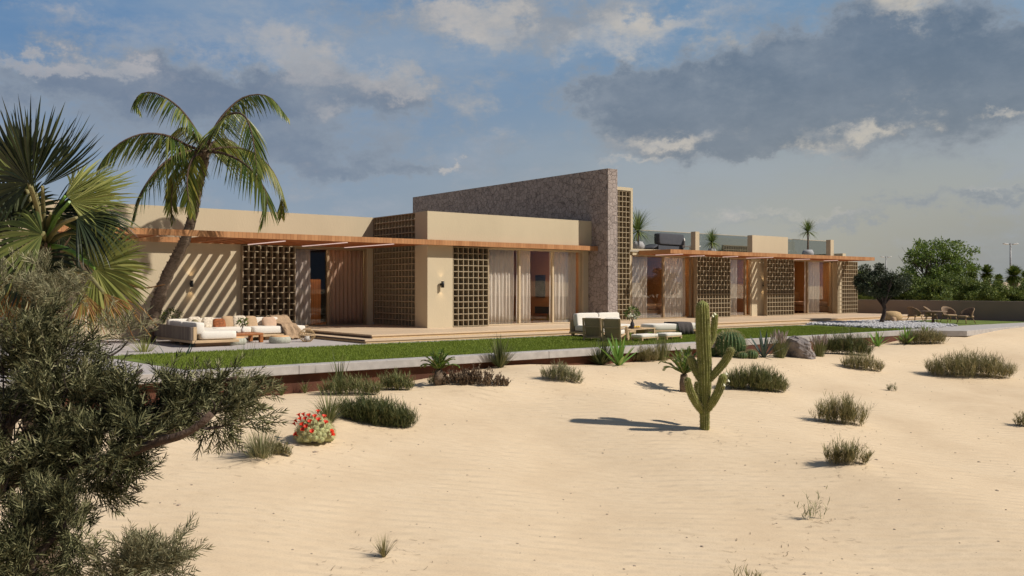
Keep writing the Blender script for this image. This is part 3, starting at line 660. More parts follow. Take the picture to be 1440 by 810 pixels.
# wall lamps that throw light up and down
def wall_lamp(x, y, z, label, e):
    t = thing('wall_lamp', label, 'wall lamp', (x, y, z), 0, 'black up and down wall lamps')
    b = MB(); b.tube([(0, -.11, -.11), (0, -.11, .11)], .05, 14, smooth=True); b.build('lamp_body', M['black'], t)
    b = MB(); b.box(-.03, -.07, -.04, .03, -.001, .04); b.build('bracket', M['black'], t)
    for sgn in (1, -1):
        b = MB(); b.tube([(0, -.11, .111 * sgn), (0, -.11, .114 * sgn)], .04, 12); b.build('lens', M['lamp_face'], t)
        ld = bpy.data.lights.new('wall_lamp_spot', 'SPOT'); ld.energy = e; ld.color = (1, .72, .42); ld.spot_size = math.radians(75); ld.spot_blend = .6; ld.shadow_soft_size = .03
        lo = bpy.data.objects.new('wall_lamp_spot', ld); COL.objects.link(lo); lo.parent = t; lo.location = (0, -.11, .13 * sgn)
        lo.rotation_euler = (math.radians(180 - 8) if sgn > 0 else math.radians(8), 0, 0)
p = ony(268, 399, YW); wall_lamp(p[0], YW, p[2], 'black wall lamp on the striped wall behind the palm trunk', 3.5)
p = ony(620, 400, YB); wall_lamp(p[0], YB, p[2], 'black wall lamp on the sunlit corner pier', 2)
p = ony(1073, 401.5, YG + .04); wall_lamp(p[0], YG + .04, p[2], 'black wall lamp on the striped wall between two right wing screens', 4)

# boundary wall
b = MB(); b.box(44.05, -40, -.5, 44.3, 45, 1.05)
o = b.build('boundary_wall', M['brown_wall'], bevel=.01); tag(o, 'plain brown rendered boundary wall running behind the dining set', 'wall')
# pebble bed
poly = [onz(u, v, G)[:2] for u, v in [(1118, 455.5), (1150, 452.5), (1185, 450.6), (1240, 451.5), (1285, 454), (1320, 457), (1346, 459.3), (1310, 462), (1265, 462.8), (1230, 462), (1180, 459), (1140, 457)]]
def inpoly(x, y, P):
    c = np.zeros(len(x), bool); j = len(P) - 1
    for i in range(len(P)):
        xi, yi = P[i]; xj, yj = P[j]
        c ^= ((yi > y) != (yj > y)) & (x < (xj - xi) * (y - yi) / (yj - yi + 1e-12) + xi); j = i
    return c
n = 26000; qx = rng.uniform(28, 41, n); qy = rng.uniform(16.7, 25, n); k = inpoly(qx, qy, poly) & (qy < 22.0); qx = qx[k]; qy = qy[k]; n = len(qx)
ico = bpy.data.meshes.new('t'); import bmesh
bm = bmesh.new(); bmesh.ops.create_icosphere(bm, subdivisions=1, radius=1); tv = np.array([v.co[:] for v in bm.verts]); tf = np.array([[v.index for v in f.verts] for f in bm.faces]); bm.free()
def mats_for(pos, sx, sy, sz, rz=None, rx=None):
    n = len(pos); Mx = np.zeros((n, 4, 4)); rz = rng.uniform(0, 2 * PI, n) if rz is None else rz
    rx = rng.uniform(-.4, .4, n) if rx is None else rx
    c, s = np.cos(rz), np.sin(rz); cx, sx_ = np.cos(rx), np.sin(rx)
    Rz = np.zeros((n, 3, 3)); Rz[:, 0, 0] = c; Rz[:, 0, 1] = -s; Rz[:, 1, 0] = s; Rz[:, 1, 1] = c; Rz[:, 2, 2] = 1
    Rx = np.zeros((n, 3, 3)); Rx[:, 0, 0] = 1; Rx[:, 1, 1] = cx; Rx[:, 1, 2] = -sx_; Rx[:, 2, 1] = sx_; Rx[:, 2, 2] = cx
    Sc = np.zeros((n, 3, 3)); Sc[:, 0, 0] = sx; Sc[:, 1, 1] = sy; Sc[:, 2, 2] = sz
    Mx[:, :3, :3] = Rz @ Rx @ Sc; Mx[:, :3, 3] = pos; Mx[:, 3, 3] = 1; return Mx
r = rng.uniform(.035, .085, n)
b = MB(); b.inst(tv, tf, mats_for(np.stack([qx, qy, G + rng.uniform(0, .07, n)], -1), r, r * rng.uniform(.6, 1, n), r * rng.uniform(.45, .8, n)))
o = b.build('pebble_bed', M['pebble']); tag(o, 'bed of pale grey pebbles around the olive tree', 'pebbles', kind='stuff')
# ------------------------------------------------------------------ furniture, left terrace
def rot2(x, y, a): return x * math.cos(a) - y * math.sin(a), x * math.sin(a) + y * math.cos(a)
SX, SY = 7.95, 25.0
t = thing('corner_sofa', 'long low corner sofa with cream cushions and dark slatted back', 'sofa', (SX, SY, G))
# run along X: x 0..4.8, y 0..1.05 ; return along Y: x 0..1.0, y -1.9..0
b = MB()
b.box(-.12, -1.95, .10, 1.12, -.02, .17); b.box(-.12, -.015, .10, 3.98, 1.1, .17)
b.build('frame', M['wood_light'], t, bevel=.01)
b = MB()
for x0, y0, x1, y1 in ((0.05, -1.75, .95, -1.6), (.05, -.6, .95, -.45), (1.5, .1, 1.65, .95), (3.6, .1, 3.75, .95), (2.7, .1, 2.85, .95)): b.box(x0, y0, 0, x1, y1, .098)
b.build('plinth', M['wood'], t)
b = MB(); b.box(-.16, -1.93, .172, -.09, 1.08, .52); b.build('backrest_panel', M['wood_grey'], t, bevel=.01)
b = MB(); b.box(-.088, -1.94, .172, 0.0, -1.87, .52); b.box(-.085, 1.0, .172, 3.5, 1.06, .46); b.build('backrest_frame', M['wood_light'], t, bevel=.008)
def cush(name, c, s, par, m='fabric', e=.22, **k):
    b = MB(); b.soft(c, s, e=e, nu=28, nv=14, **k); return b.build(name, M[m], par)
cush('seat_cushion', (.60, -1.35, .29), (1.0, 1.1, .22), t)
cush('seat_cushion', (.60, -.35, .29), (1.0, .92, .22), t)
for i, (x0, x1) in enumerate(((.12, 1.2), (1.2, 2.3), (2.3, 3.25), (3.25, 3.98))): cush('seat_cushion', ((x0 + x1) / 2, .52, .29), (x1 - x0 - .01, .95, .22), t)
cush('back_cushion', (.12, -1.3, .47), (.24, 1.15, .32), t); cush('back_cushion', (.12, -.2, .47), (.24, 1.05, .32), t)
for x0, x1 in ((.15, 1.2), (1.2, 2.3), (2.3, 3.42)): cush('back_cushion', ((x0 + x1) / 2, .92, .49), (x1 - x0 - .01, .24, .30), t, rx=-.12)
def pillow(x, y, z, s, m, label, rz=0, rx=-.35):
    b = MB(); b.soft((0, 0, 0), (s, s, .18), e=.5, puff=.35, nu=24, nv=12); o = b.build('scatter_cushion', M[m])
    o.location = (SX + x * .9, SY + y, G + z - .04); o.rotation_euler = (PI / 2 + rx, 0, rz)
    tag(o, label, 'cushion', 'scatter cushions on the corner sofa')
pillow(.36, -.95, .55, .36, 'olive_fabric', 'olive patterned cushion leaning in the return of the corner sofa', rz=1.4)
pillow(.95, .72, .56, .38, 'pattern_fabric', 'spotted pale cushion at the left end of the long sofa run')
pillow(1.38, .68, .55, .36, 'pattern_fabric', 'spotted pink cushion beside the rust velvet one', rz=.15)
pillow(1.68, .58, .52, .36, 'orange_fabric', 'rust orange velvet cushion on the corner sofa', rz=-.1, rx=-.6)
pillow(2.02, .70, .56, .38, 'tan_fabric', 'plain tan cushion right behind the rust orange one', rz=.1)
pillow(2.38, .64, .56, .40, 'pattern_fabric', 'cream spotted cushion between two tan cushions', rz=-.12)
pillow(2.80, .70, .55, .38, 'tan_fabric', 'plain brown cushion behind the little table plant', rz=.2)
pillow(3.38, .60, .52, .42, 'peach_fabric', 'peach cushion alone near the right end of the sofa', rz=-.05, rx=-.7)
# throw
b = MB(); V = []; nu_, nv_ = 16, 14
prof = [(1.02, .66), (.9, .60), (.7, .44), (.4, .425), (.12, .42), (.035, .40), (.0, .34), (-.02, .26), (-.03, .18), (-.05, .1), (-.05, .05), (-.12, .015), (-.2, .012)]
for k, (yy, zz) in enumerate(prof):
    for i in range(nu_ + 1):
        s = i / nu_; wv = .02 * math.sin(s * 17 + k * .3) + .012 * math.sin(s * 31 + k)
        V.append((3.22 + s * (.50 + .05 * math.sin(k)) + .04 * math.sin(k * .9), yy + (wv if k > 4 else 0), zz + (abs(wv) + .012)))
F = [(k * (nu_ + 1) + i, k * (nu_ + 1) + i + 1, (k + 1) * (nu_ + 1) + i + 1, (k + 1) * (nu_ + 1) + i) for k in range(len(prof) - 1) for i in range(nu_)]
b.add(V, F, 0, True); o = b.build('throw_blanket', M['throw']); o.location = (SX, SY, G); m_ = o.modifiers.new('s', 'SOLIDIFY'); m_.thickness = .015
tag(o, 'tan fringed throw blanket draped over the right end of the corner sofa', 'blanket')
def pouf(u, v, r, h, label, m='pouf_side'):
    p = onz(u, v, G); t = thing('pouf', label, 'pouf', (p[0] + .1, p[1] + .25, G), 0, 'round poufs by the corner sofa')
    b = MB(); pr = [(0, 0), (r * .85, 0)] + [(r * (.9 + .1 * math.sin(PI * k / 8)), h * k / 8) for k in range(9)] + [(r * .8, h + .005)]
    b.lathe((0, 0, 0), pr, 30); b.build('body', M[m], t)
    b = MB(); b.lathe((0, 0, 0), [(r * .84, h + .0), (r * .82, h + .025), (r * .5, h + .04), (0, h + .042)], 30); b.build('seat_pad', M['pouf_top'], t)
    return t
pouf(330, 485, .31, .17, 'round woven pouf with peach top in front of the wooden coffee table')
pouf(394, 483, .30, .17, 'round woven pouf with peach top beside the wicker lantern')
p = onz(347, 483, G)
t = thing('coffee_table', 'low red brown wooden coffee table with tray top in front of the corner sofa', 'coffee table', (p[0] + .1, p[1] + .55, G), .1)
b = MB(); b.box(-.45, -.35, .20, .45, .35, .27); b.build('tabletop', M['wood_red'], t, bevel=.015)
b = MB(); b.box(-.52, .1, .271, -.1, .4, .31); b.build('tray', M['wood'], t, bevel=.01)
for sx in (-1, 1):
    for sy in (-1, 1):
        b = MB(); b.box(sx * .40 - .05, sy * .30 - .05, 0, sx * .40 + .05, sy * .30 + .05, .199); b.build('leg', M['wood_red'], t, bevel=.008)
def leafy(name, parent, m, center, rx, ry, rz, n, ls, seed=0, loc=None):
    g = np.random.default_rng(seed); d = norm(g.normal(size=(n, 3))); rr = g.uniform(.3, 1, n) ** .6
    P0 = np.array(center) + d * rr[:, None] * np.array([rx, ry, rz])
    dr = norm(d + g.normal(size=(n, 3)) * .7); sd = norm(np.cross(dr, g.normal(size=(n, 3))))
    P = np.stack([P0, P0 + dr * ls * .5, P0 + dr * ls], 1)
    b = MB(); b.ribbons(P, np.stack([np.full(n, ls * .15), np.full(n, ls * .42), np.full(n, ls * .05)], -1), sd)
    return b.build(name, M[m], parent)
def vase_plant(base, h, r, mleaf, mvase, label, ph=.3, n=160, cat='vase plant'):
    t = thing('vase_plant', label, cat, base)
    b = MB(); b.lathe((0, 0, 0), [(0, 0), (r * .7, 0), (r, h * .35), (r * .9, h * .7), (r * .5, h * .92), (r * .55, h)], 18); b.build('vase', M[mvase], t)
    b = MB()
    for k in range(6): a = k * 1.05; b.tube([(0, 0, h * .8), (.04 * math.cos(a), .04 * math.sin(a), h + ph * .5), (.5 * ph * math.cos(a), .5 * ph * math.sin(a), h + ph * .9)], [.005, .004, .003], 5)
    b.build('stem', M['bark_dark'], t)
    leafy('leaves', t, mleaf, (0, 0, h + ph * .75), ph * .62, ph * .62, ph * .5, n, .075, seed=int(h * 1000))
    return t
vase_plant((p[0] + .08, p[1] + .5, G + .272), .14, .05, 'bush_leaf', 'ceramic', 'small white vase with green sprigs on the wooden coffee table', .22, 120)
vase_plant((8.6, 27.2, G), .25, .14, 'bush_leaf', 'pot', 'leafy plant in a pot between the sofa and the striped wall', .55, 320, 'potted plant')
# round wicker lantern
p = onz(436, 481, G); t = thing('wicker_lantern', 'round wire wicker lantern standing on the paving beside the steps', 'lantern', (p[0], p[1] + .2, G))
b = MB(); Rl, Hl = .235, .36
for k in range(22):
    a = 2 * PI * k / 22
    b.tube([((Rl * math.sin(PI * (.12 + .76 * s / 10))) * math.cos(a), (Rl * math.sin(PI * (.12 + .76 * s / 10))) * math.sin(a), Hl * s / 10) for s in range(11)], .006, 4)
b.build('cage', M['rope'], t)
for z in (.0, Hl, Hl * .5):
    rr = Rl * math.sin(PI * (.12 + .76 * z / Hl)); b = MB(); b.tube([(rr * math.cos(2 * PI * k / 24), rr * math.sin(2 * PI * k / 24), z + .008) for k in range(25)], .011, 6); b.build('hoop', M['wood_light'], t)
b = MB(); b.lathe((0, 0, 0), [(0, .01), (.08, .01), (.08, .16), (0, .16)], 16); b.build('candle', M['ceramic'], t)

# ------------------------------------------------------------------ furniture, lawn lounge
def armchair(u, v, label, rz):
    p = onz(u, v, G); t = thing('armchair', label, 'armchair', (p[0], p[1], G), rz, 'pair of armchairs on the lawn')
    # local: back at y=0 plane, seat towards +y, width .62 along x
    W = .25
    b = MB(); b.bar((0, -.06, .38), (0, .06, .10), .44, .035, up=(0, 1, 0)); b.bar((0, -.14, .66), (0, -.06, .385), .44, .035, up=(0, 1, 0))
    b.build('backrest', M['tan_back'], t, bevel=.006)
    b = MB()
    b.box(-W, -.10, .385, W, -.065, .415); b.box(-W, -.06, .07, W, -.02, .115)
    b.build('crossbar', M['wood_light'], t, bevel=.004)
    for sx in (-1, 1):
        b = MB(); b.bar((sx * W, -.06, 0), (sx * W, -.15, .66), .045, .055, up=(1, 0, 0)); b.build('leg', M['wood_light'], t, bevel=.004)
        b = MB(); b.bar((sx * W, .62, 0), (sx * W, .60, .40), .045, .055, up=(1, 0, 0)); b.build('leg', M['wood_light'], t, bevel=.004)
        b = MB(); b.bar((sx * W, -.12, .42), (sx * W, .64, .425), .05, .035); b.build('armrest', M['wood_light'], t, bevel=.004)
        b = MB(); b.bar((sx * (W - .03), -.05, .13), (sx * (W - .03), .62, .21), .03, .045); b.build('side_rail', M['wood_light'], t, bevel=.004)
    cush('seat_cushion', (0, .30, .27), (.44, .62, .13), t); cush('back_cushion', (0, .03, .50), (.44, .17, .36), t, rx=.2)
    return t
M['tan_back'] = mat('woven_strap', (.38, .29, .20), .9, var=.15, vscale=50, bump=.2)
ang = math.radians(-60)
armchair(834, 479, 'low armchair with brown strap back on the lawn, the one nearer the house', ang)
armchair(861, 481, 'low armchair with brown strap back on the lawn, the one nearer the kerb', ang)
p0 = onz(833, 476, G); 
t = thing('garden_sofa', 'two seat cream garden sofa standing behind the armchairs on the lawn', 'sofa', (19.0, 20.1, G), 0)
b = MB(); b.box(-.1, 0, .10, 2.0, .92, .16); b.build('frame', M['wood_light'], t, bevel=.01)
for x in (0, 1.9):
    for y in (.05, .85): b = MB(); b.box(x - .04, y - .04, 0, x + .04, y + .04, .099); b.build('leg', M['wood_light'], t)
b = MB(); b.box(-.08, .86, .161, 1.98, .91, .52); b.build('backrest', M['wood_light'], t, bevel=.01)
for x in (.47, 1.42): cush('seat_cushion', (x, .42, .27), (.93, .82, .2), t); cush('back_cushion', (x, .76, .52), (.93, .22, .42), t, rx=-.12)
p = onz(912, 481, G)
t = thing('coffee_table', 'long light wood coffee table with fruit tray and dark vase on the lawn', 'coffee table', (18.72, 18.28, G), math.radians(12))
b = MB(); b.box(0, 0, .29, 1.55, .6, .325); b.build('tabletop', M['wood_light'], t, bevel=.008)
for x, y in ((.04, .04), (1.5, .04), (.04, .55), (1.5, .55)): b = MB(); b.box(x - .03, y - .03, 0, x + .03, y + .03, .289); b.build('leg', M['wood_light'], t, bevel=.005)
b = MB(); b.box(.12, .15, 0, .32, .45, .288); b.box(1.15, .15, .02, 1.35, .45, .288); b.build('side_panel', M['wood_light'], t, bevel=.005)
def onT(x, y, z=.327): a = math.radians(12); q = rot2(x, y, a); return (18.72 + q[0], 18.28 + q[1], G + z)
t = thing('fruit_tray', 'shallow tray of yellow fruit on the light wood table', 'tray', onT(.85, .3))
b = MB(); b.lathe((0, 0, 0), [(0, 0), (.2, 0), (.24, .025), (.23, .03), (.19, .008), (0, .008)], 24); b.build('tray', M['wood_light'], t)
for k in range(7):
    b = MB(); a = k * .9; b.soft((.11 * math.cos(a) * (k > 0), .11 * math.sin(a) * (k > 0), .038), (.075, .055, .055), rz=a, e=1, nu=10, nv=8); b.build('lemon', M['lemon'], t)
vase_plant(onT(.42, .12), .22, .065, 'white_petal', 'char', 'black vase with a few white blossoms on the light wood table', .16, 26)
vase_plant(onT(1.02, .50), .16, .05, 'bush_leaf', 'char', 'tall dark vase with bushy green foliage on the low side of the lounge', .38, 260)
for k, (x, y) in enumerate(((.58, .2), (.64, .33))):
    b = MB(); b.lathe((0, 0, 0), [(0, 0), (.03, 0), (.036, .07), (.033, .07), (.027, .008), (0, .008)], 14); o = b.build('cup', M['char']); o.location = onT(x, y)
    tag(o, ('small dark cup beside the black vase, nearer the kerb', 'small dark cup beside the fruit tray, nearer the sofa')[k], 'cup', 'cups on the lawn table')
def bench(u, v, label, w=1.05, rz=math.radians(8)):
    p = onz(u, v, G); t = thing('low_stool', label, 'stool', (p[0] - w / 2 + .2, p[1], G), rz, 'padded stools on the lawn')
    b = MB(); b.box(0, 0, .08, w * .8, .42, .11); b.build('frame', M['wood_light'], t, bevel=.01)
    for x in (.05, w * .8 - .05):
        for y in (.04, .38): b = MB(); b.box(x - .03, y - .03, 0, x + .03, y + .03, .079); b.build('leg', M['wood_light'], t)
    cush('cushion', (w * .4, .21, .155), (w * .8, .42, .09), t, 'fabric')
bench(914, 480, 'low padded stool in front of the lawn coffee table, the left of two'); bench(948, 478, 'low padded stool in front of the lawn coffee table, the right of two')
p = onz(925, 470, G)
t = thing('daybed', 'long cream daybed with grey side standing behind the lawn coffee table', 'daybed', (21.2, 19.6, G), math.radians(-14))
b = MB(); b.box(0, 0, .12, 2.3, .85, .17); b.build('frame', M['wood_light'], t, bevel=.01)
for x in (.1, 2.2):
    for y in (.06, .79): b = MB(); b.box(x - .05, y - .05, 0, x + .05, y + .05, .119); b.build('leg', M['wood_light'], t)
cush('mattress', (1.15, .42, .27), (2.28, .84, .2), t)
b = MB(); V = []
prof = [(.85, .05), (.87, .2), (.84, .385), (.5, .39), (.06, .388), (-.02, .36), (-.04, .2), (-.05, .03)]
for k, (yy, zz) in enumerate(prof):
    for i in range(13):
        s = i / 12; wv = .02 * math.sin(s * 19 + k * .4); V.append((.95 + s * .55 + .03 * math.sin(k), yy - (wv if zz < .3 else 0), zz + abs(wv) * .6))
b.add(V, [(k * 13 + i, k * 13 + i + 1, (k + 1) * 13 + i + 1, (k + 1) * 13 + i) for k in range(len(prof) - 1) for i in range(12)], 0, True)
o = b.build('throw_blanket', M['dark_throw']); o.location = (21.2, 19.6, G); o.rotation_euler = (0, 0, math.radians(-14)); o.modifiers.new('s', 'SOLIDIFY').thickness = .015
tag(o, 'charcoal throw blanket draped across the cream daybed', 'blanket')

# ------------------------------------------------------------------ dining set at the far right
DT = onz(1322, 455.5, G)
t = thing('dining_table', 'low dark wicker table among four woven chairs near the boundary wall', 'table', (DT[0], DT[1] + .3, G), 1.3)
b = MB(); b.lathe((0, 0, .50), [(0, 0), (.55, 0), (.56, .02), (.55, .04), (0, .04)], 28); b.build('tabletop', M['wicker_dark'], t)
b = MB(); b.lathe((0, 0, 0), [(.3, 0), (.28, .03), (.06, .08), (.05, .42), (.2, .498)], 18); b.build('pedestal', M['wicker_dark'], t)
def wchair(u, v, rz, label):
    p = onz(u, v, G); t = thing('woven_chair', label, 'chair', (p[0], p[1], G), rz, 'woven chairs around the far table'); t.scale = (.86,) * 3
    b = MB(); V = []; n1, n2 = 14, 6        # wrapped shell
    for k in range(n2 + 1):
        for i in range(n1 + 1):
            a = PI * (.0 + 1.0 * i / n1); rr = .30 + .07 * k / n2; z = .33 + (.34 * math.sin(a) ** .7 + .12) * k / n2
            V.append((rr * math.cos(a), .0 + rr * math.sin(a) * 1.05, z))
    b.add(V, [(k * (n1 + 1) + i, k * (n1 + 1) + i + 1, (k + 1) * (n1 + 1) + i + 1, (k + 1) * (n1 + 1) + i) for k in range(n2) for i in range(n1)], 0, True)
    o = b.build('backrest', M['wicker_dark'], t); o.modifiers.new('s', 'SOLIDIFY').thickness = .025
    b = MB(); b.tube([(.37 * math.cos(PI * i / 14), .39 * math.sin(PI * i / 14), .46 + .34 * math.sin(PI * i / 14) ** .7) for i in range(15)], .018, 6); b.build('armrest', M['wood'], t)
    cush('seat_cushion', (0, .0, .36), (.56, .56, .09), t, 'tan_fabric')
    for sx in (-1, 1):
        for sy in (-1, 1): b = MB(); b.tube([(sx * .2, sy * .2, .33), (sx * .3, sy * (.34 if sy > 0 else .28), 0)], [.022, .016], 6); b.build('leg', M['wood'], t)
    return t
wchair(1287, 453.5, math.radians(75), 'woven chair at the left end of the far dining table')
wchair(1310, 452.5, math.radians(20), 'woven chair behind the far dining table, left of the two')
wchair(1335, 453, math.radians(-30), 'woven chair behind the far dining table, right of the two')
wchair(1358, 455.3, math.radians(-110), 'woven chair at the right end of the far dining table')
p = onz(1254, 453.5, G)
t = thing('wicker_basket', 'round tan wicker pouf behind the pebble bed beside the olive tree', 'basket', (p[0], p[1], G))
b = MB(); b.lathe((0, 0, 0), [(0, 0), (.3, 0), (.42, .12), (.45, .28), (.36, .44), (.2, .50), (0, .51)], 26); b.build('body', M['rope'], t)
b = MB(); b.soft((-.30, -.25, .14), (.3, .22, .26), e=.7); b.build('handle', M['tan_fabric'], t)

# ------------------------------------------------------------------ roof terrace
def rosette(b, base, n, length, width, lean0, lean1, droop, mi=0, seg=6, seed=0, wprof=(.5, 1, .95, .75, .45, .05), vary=.25, tw=0.):
    g = np.random.default_rng(seed)
    az = np.arange(n) * 2.39996 + g.uniform(-.2, .2, n); f = (np.arange(n) + .5) / n
    lean = lean0 + (lean1 - lean0) * f + g.uniform(-.08, .08, n); ln = length * (1 - vary * g.uniform(0, 1, n))
    return fan_blades(b, np.repeat(np.array(base, float)[None], n, 0), az, lean, ln, np.full(n, width), np.full(n, droop), mi, seg, wprof)
def fan_blades(b, base, az, lean, ln, width, droop, mi=0, seg=6, wprof=None, smooth=False):
    n = len(az); P = np.zeros((n, seg, 3)); P[:, 0] = base; dl = ln / (seg - 1); a = lean.copy()
    hd = np.stack([np.cos(az), np.sin(az), 0 * az], -1)
    for k in range(1, seg):
        P[:, k] = P[:, k - 1] + (hd * np.sin(a)[:, None] + np.array([0, 0, 1.]) * np.cos(a)[:, None]) * dl[:, None]
        a = a + droop / (seg - 1) * (.5 + k / seg)
    if wprof is None: wprof = np.linspace(1, .08, seg)
    wp = np.interp(np.linspace(0, 1, seg), np.linspace(0, 1, len(wprof)), wprof)
    side = np.stack([-np.sin(az), np.cos(az), 0 * az], -1)
    b.ribbons(P, width[:, None] * wp[None], side, mi); return b
M['agave_soft'] = leafmat('yucca_leaf', [(.1, (.04, .08, .02)), (.5, (.13, .19, .05)), (.9, (.34, .38, .14))], .5, .25)
def yucca(base, h_tr, L, label, seed, mpot=None, potr=.25, n=60, hang=True, name='potted_yucca', group=None, poth=.38, mleaf='agave_soft'):
    t = thing(name, label, 'potted plant' if mpot else 'plant', base, 0, group)
    z0 = 0
    if mpot:
        b = MB(); b.lathe((0, 0, 0), [(0, 0), (potr * .5, 0), (potr * .95, poth * .35), (potr, poth * .6), (potr * .75, poth), (potr * .68, poth - .01), (0, poth - .04)], 22); b.build('pot', M[mpot], t); z0 = poth - .05
    b = MB(); b.tube([(0, 0, z0), (.02, 0, z0 + h_tr * .5), (0, 0, z0 + h_tr)], [.05, .045, .04], 8); b.build('trunk', M['bark'], t)
    b = MB(); rosette(b, (0, 0, z0 + h_tr), n, L, .034, .05, 2.1 if hang else 1.3, .5, seed=seed); b.build('foliage', M[mleaf], t)
    return t
yp = 26.95
q = ony(895, 351, yp - .2); yucca((q[0] + .08, yp - .2, 3.24), .50, 1.15, 'tall green yucca in a round grey pot beside the tall lattice screen on the roof', 3, 'pot', .30, 170, poth=.40)
q = ony(903, 345, yp); t = thing('bush', 'dark leafy bush behind the round grey pot on the roof', 'plant', (q[0] + .3, yp + .6, 3.24)); b = MB(); rosette(b, (0, 0, 0), 70, .75, .03, 1.4, .1, .9, seed=9); b.build('foliage', M['grass_dark'], t)
q = ony(1001, 350, yp); yucca((q[0], yp, 3.24), .35, .75, 'green yucca standing behind the middle glass balustrade', 4, 'pot', .2, 150, poth=.25)
q = ony(1136, 355, yp); yucca((q[0], yp, 3.24), 1.0, .78, 'tall yucca in a pale pot behind the far glass balustrade', 5, 'pot', .30, 160, poth=.40)
q = ony(1030, 352, yp + .8)
t = thing('bush', 'low green bush in front of the roof lattice', 'plant', (q[0] - .9, yp + .8, 3.24)); b = MB(); rosette(b, (0, 0, 0), 60, .5, .03, 1.4, .1, .9, seed=10); b.build('foliage', M['grass_dark'], t)
q0, q1 = ony(926, 350, 26.5), ony(966, 350, 26.5)
t = thing('roof_sofa', 'dark charcoal lounge sofa with pale end cushion on the roof terrace', 'sofa', (q0[0], 26.5, 3.24), .12)
b = MB(); b.box(0, 0, .05, 1.9, .7, .3); b.build('seat', M['fabric_grey'], t, bevel=.03)
cush('back_cushion', (.95, .1, .56), (1.9, .34, .5), t, 'fabric_grey'); cush('armrest', (1.92, .35, .42), (.18, .75, .5), t, 'ceramic')
b = MB(); b.soft((-.25, .25, .2), (.5, .6, .1), ry=-.4, e=.5); b.build('footrest', M['fabric_grey'], t)
q = ony(972, 348, 26.9)
t = thing('roof_table', 'small pale table beside the dark roof sofa', 'table', (q[0], 26.9, 3.24)); b = MB(); b.box(-.3, -.3, .28, .3, .3, .34); b.build('tabletop', M['ceramic'], t, bevel=.01)
b = MB(); b.box(-.06, -.06, 0, .06, .06, .279); b.build('leg', M['ceramic'], t)

# ------------------------------------------------------------------ street lamps, trees, far palms
def street_lamp(u, vt, F, label):
    p = at(u, 405, F); top = EZ + (405.5 - vt) / FPX * F; z0 = float(hfun(p[0], p[1])) - .05
    t = thing('street_lamp', label, 'street lamp', (p[0], p[1], z0), -math.atan2(C_, S_), 'double headed street lamps'); H = top - z0
    b = MB(); b.tube([(0, 0, 0), (0, 0, H)], [.11, .06], 8); b.build('pole', M['galv'], t)
    b = MB(); b.box(-.35, -.03, H - .12, .35, .03, H - .05); b.build('arm', M['galv'], t)
    for s in (-1, 1): b = MB(); b.soft((s * .42, 0, H - .06), (.5, .26, .12), ry=-.12 * s, e=.6); b.build('lamp_head', M['lamp_head'], t)
street_lamp(1421, 342, 78, 'double headed street lamp at the far right behind the small palms')
street_lamp(1246, 360.5, 110, 'distant double headed street lamp above the olive tree')
def tree(base, H, crown, tr, mleaf, mbark, label, cat='tree', seed=0, ncl=60, leaves=260, ls=.12, group=None, name='tree', lean=0., trunk_frac=.45, flat=1., nb=12, cl_r=.33, twist=.1):
    """crown=(rx,ry,rz) ; branching skeleton with leaf clumps at branch tips"""
    g = np.random.default_rng(seed); t = thing(name, label, cat, base, 0, group)
    b = MB(); th = H * trunk_frac
    pts = [(lean * th * s + twist * math.sin(s * 5 + seed), twist * math.cos(s * 4 + seed) - twist, th * s) for s in np.linspace(0, 1, 6)]
    b.tube(pts, [tr * (1 - .4 * s) for s in np.linspace(0, 1, 6)], 9, jitter=.1)
    cz = H - crown[2]; tips = []
    for k in range(nb):
        a = k * 2.4 + g.uniform(-.3, .3); el_ = g.uniform(.05, 1.3); e = np.array([math.cos(a) * math.cos(el_) * crown[0], math.sin(a) * math.cos(el_) * crown[1], cz + math.sin(el_) * crown[2] * .8]) * 1.
        s = np.array(pts[-1]) * g.uniform(.82, 1); mid = (s + e) / 2 + g.normal(size=3) * .06 * H; mid[2] += .05 * H * g.uniform(-1, 1)
        b.tube([s, mid, e], [tr * .5, tr * .28, tr * .08], 6); tips += [mid, e]
        for j in range(3):
            e2 = e + np.clip(g.normal(size=3), -1.2, 1.2) * np.array(crown) * .25; b.tube([mid, (mid + e2) / 2 + g.normal(size=3) * .03 * H, e2], [tr * .2, tr * .12, tr * .03], 5); tips.append(e2)
    b.build('trunk', M[mbark], t)
    cs = []
    for k in range(ncl):
        if k < len(tips) and k % 2 == 0: c = tips[k] + g.normal(size=3) * .05 * H
        else:
            d = g.normal(size=3); d /= np.linalg.norm(d); c = np.array([0, 0, cz]) + d * np.array(crown) * g.uniform(.45, 1.0) ** .7
            if c[2] < cz - crown[2] * .55: c[2] = cz - crown[2] * g.uniform(.2, .55)
        cs.append(c)
    cs = np.array(cs); R = cl_r * min(crown) * g.uniform(.55, 1.15, ncl)
    n = ncl * leaves; ci = np.repeat(np.arange(ncl), leaves)
    d = norm(g.normal(size=(n, 3))); P0 = cs[ci] + d * (g.uniform(0, 1, n) ** .45 * R[ci])[:, None] * np.array([1.15, 1.15, .75 * flat])
    dr = norm(d * .8 + g.normal(size=(n, 3)) * .8 + np.array([0, 0, -.2])); sd = norm(np.cross(dr, g.normal(size=(n, 3)))); l = ls * g.uniform(.6, 1.3, n)
    P = np.stack([P0, P0 + dr * l[:, None] * .5, P0 + dr * l[:, None]], 1)
    b = MB(); b.ribbons(P, l[:, None] * np.array([.12, .45, .05])[None], sd); b.build('crown', M[mleaf], t); return t
p = onz(1240, 456, G); tree((p[0], p[1], G), 2.32, (.95, .92, .68), .10, 'olive_leaf', 'bark_dark', 'small dark olive tree with twisted trunk in the pebble bed', 'olive tree', 12, 60, 330, .075, name='olive_tree', trunk_frac=.36, nb=9, twist=.07, cl_r=.40)
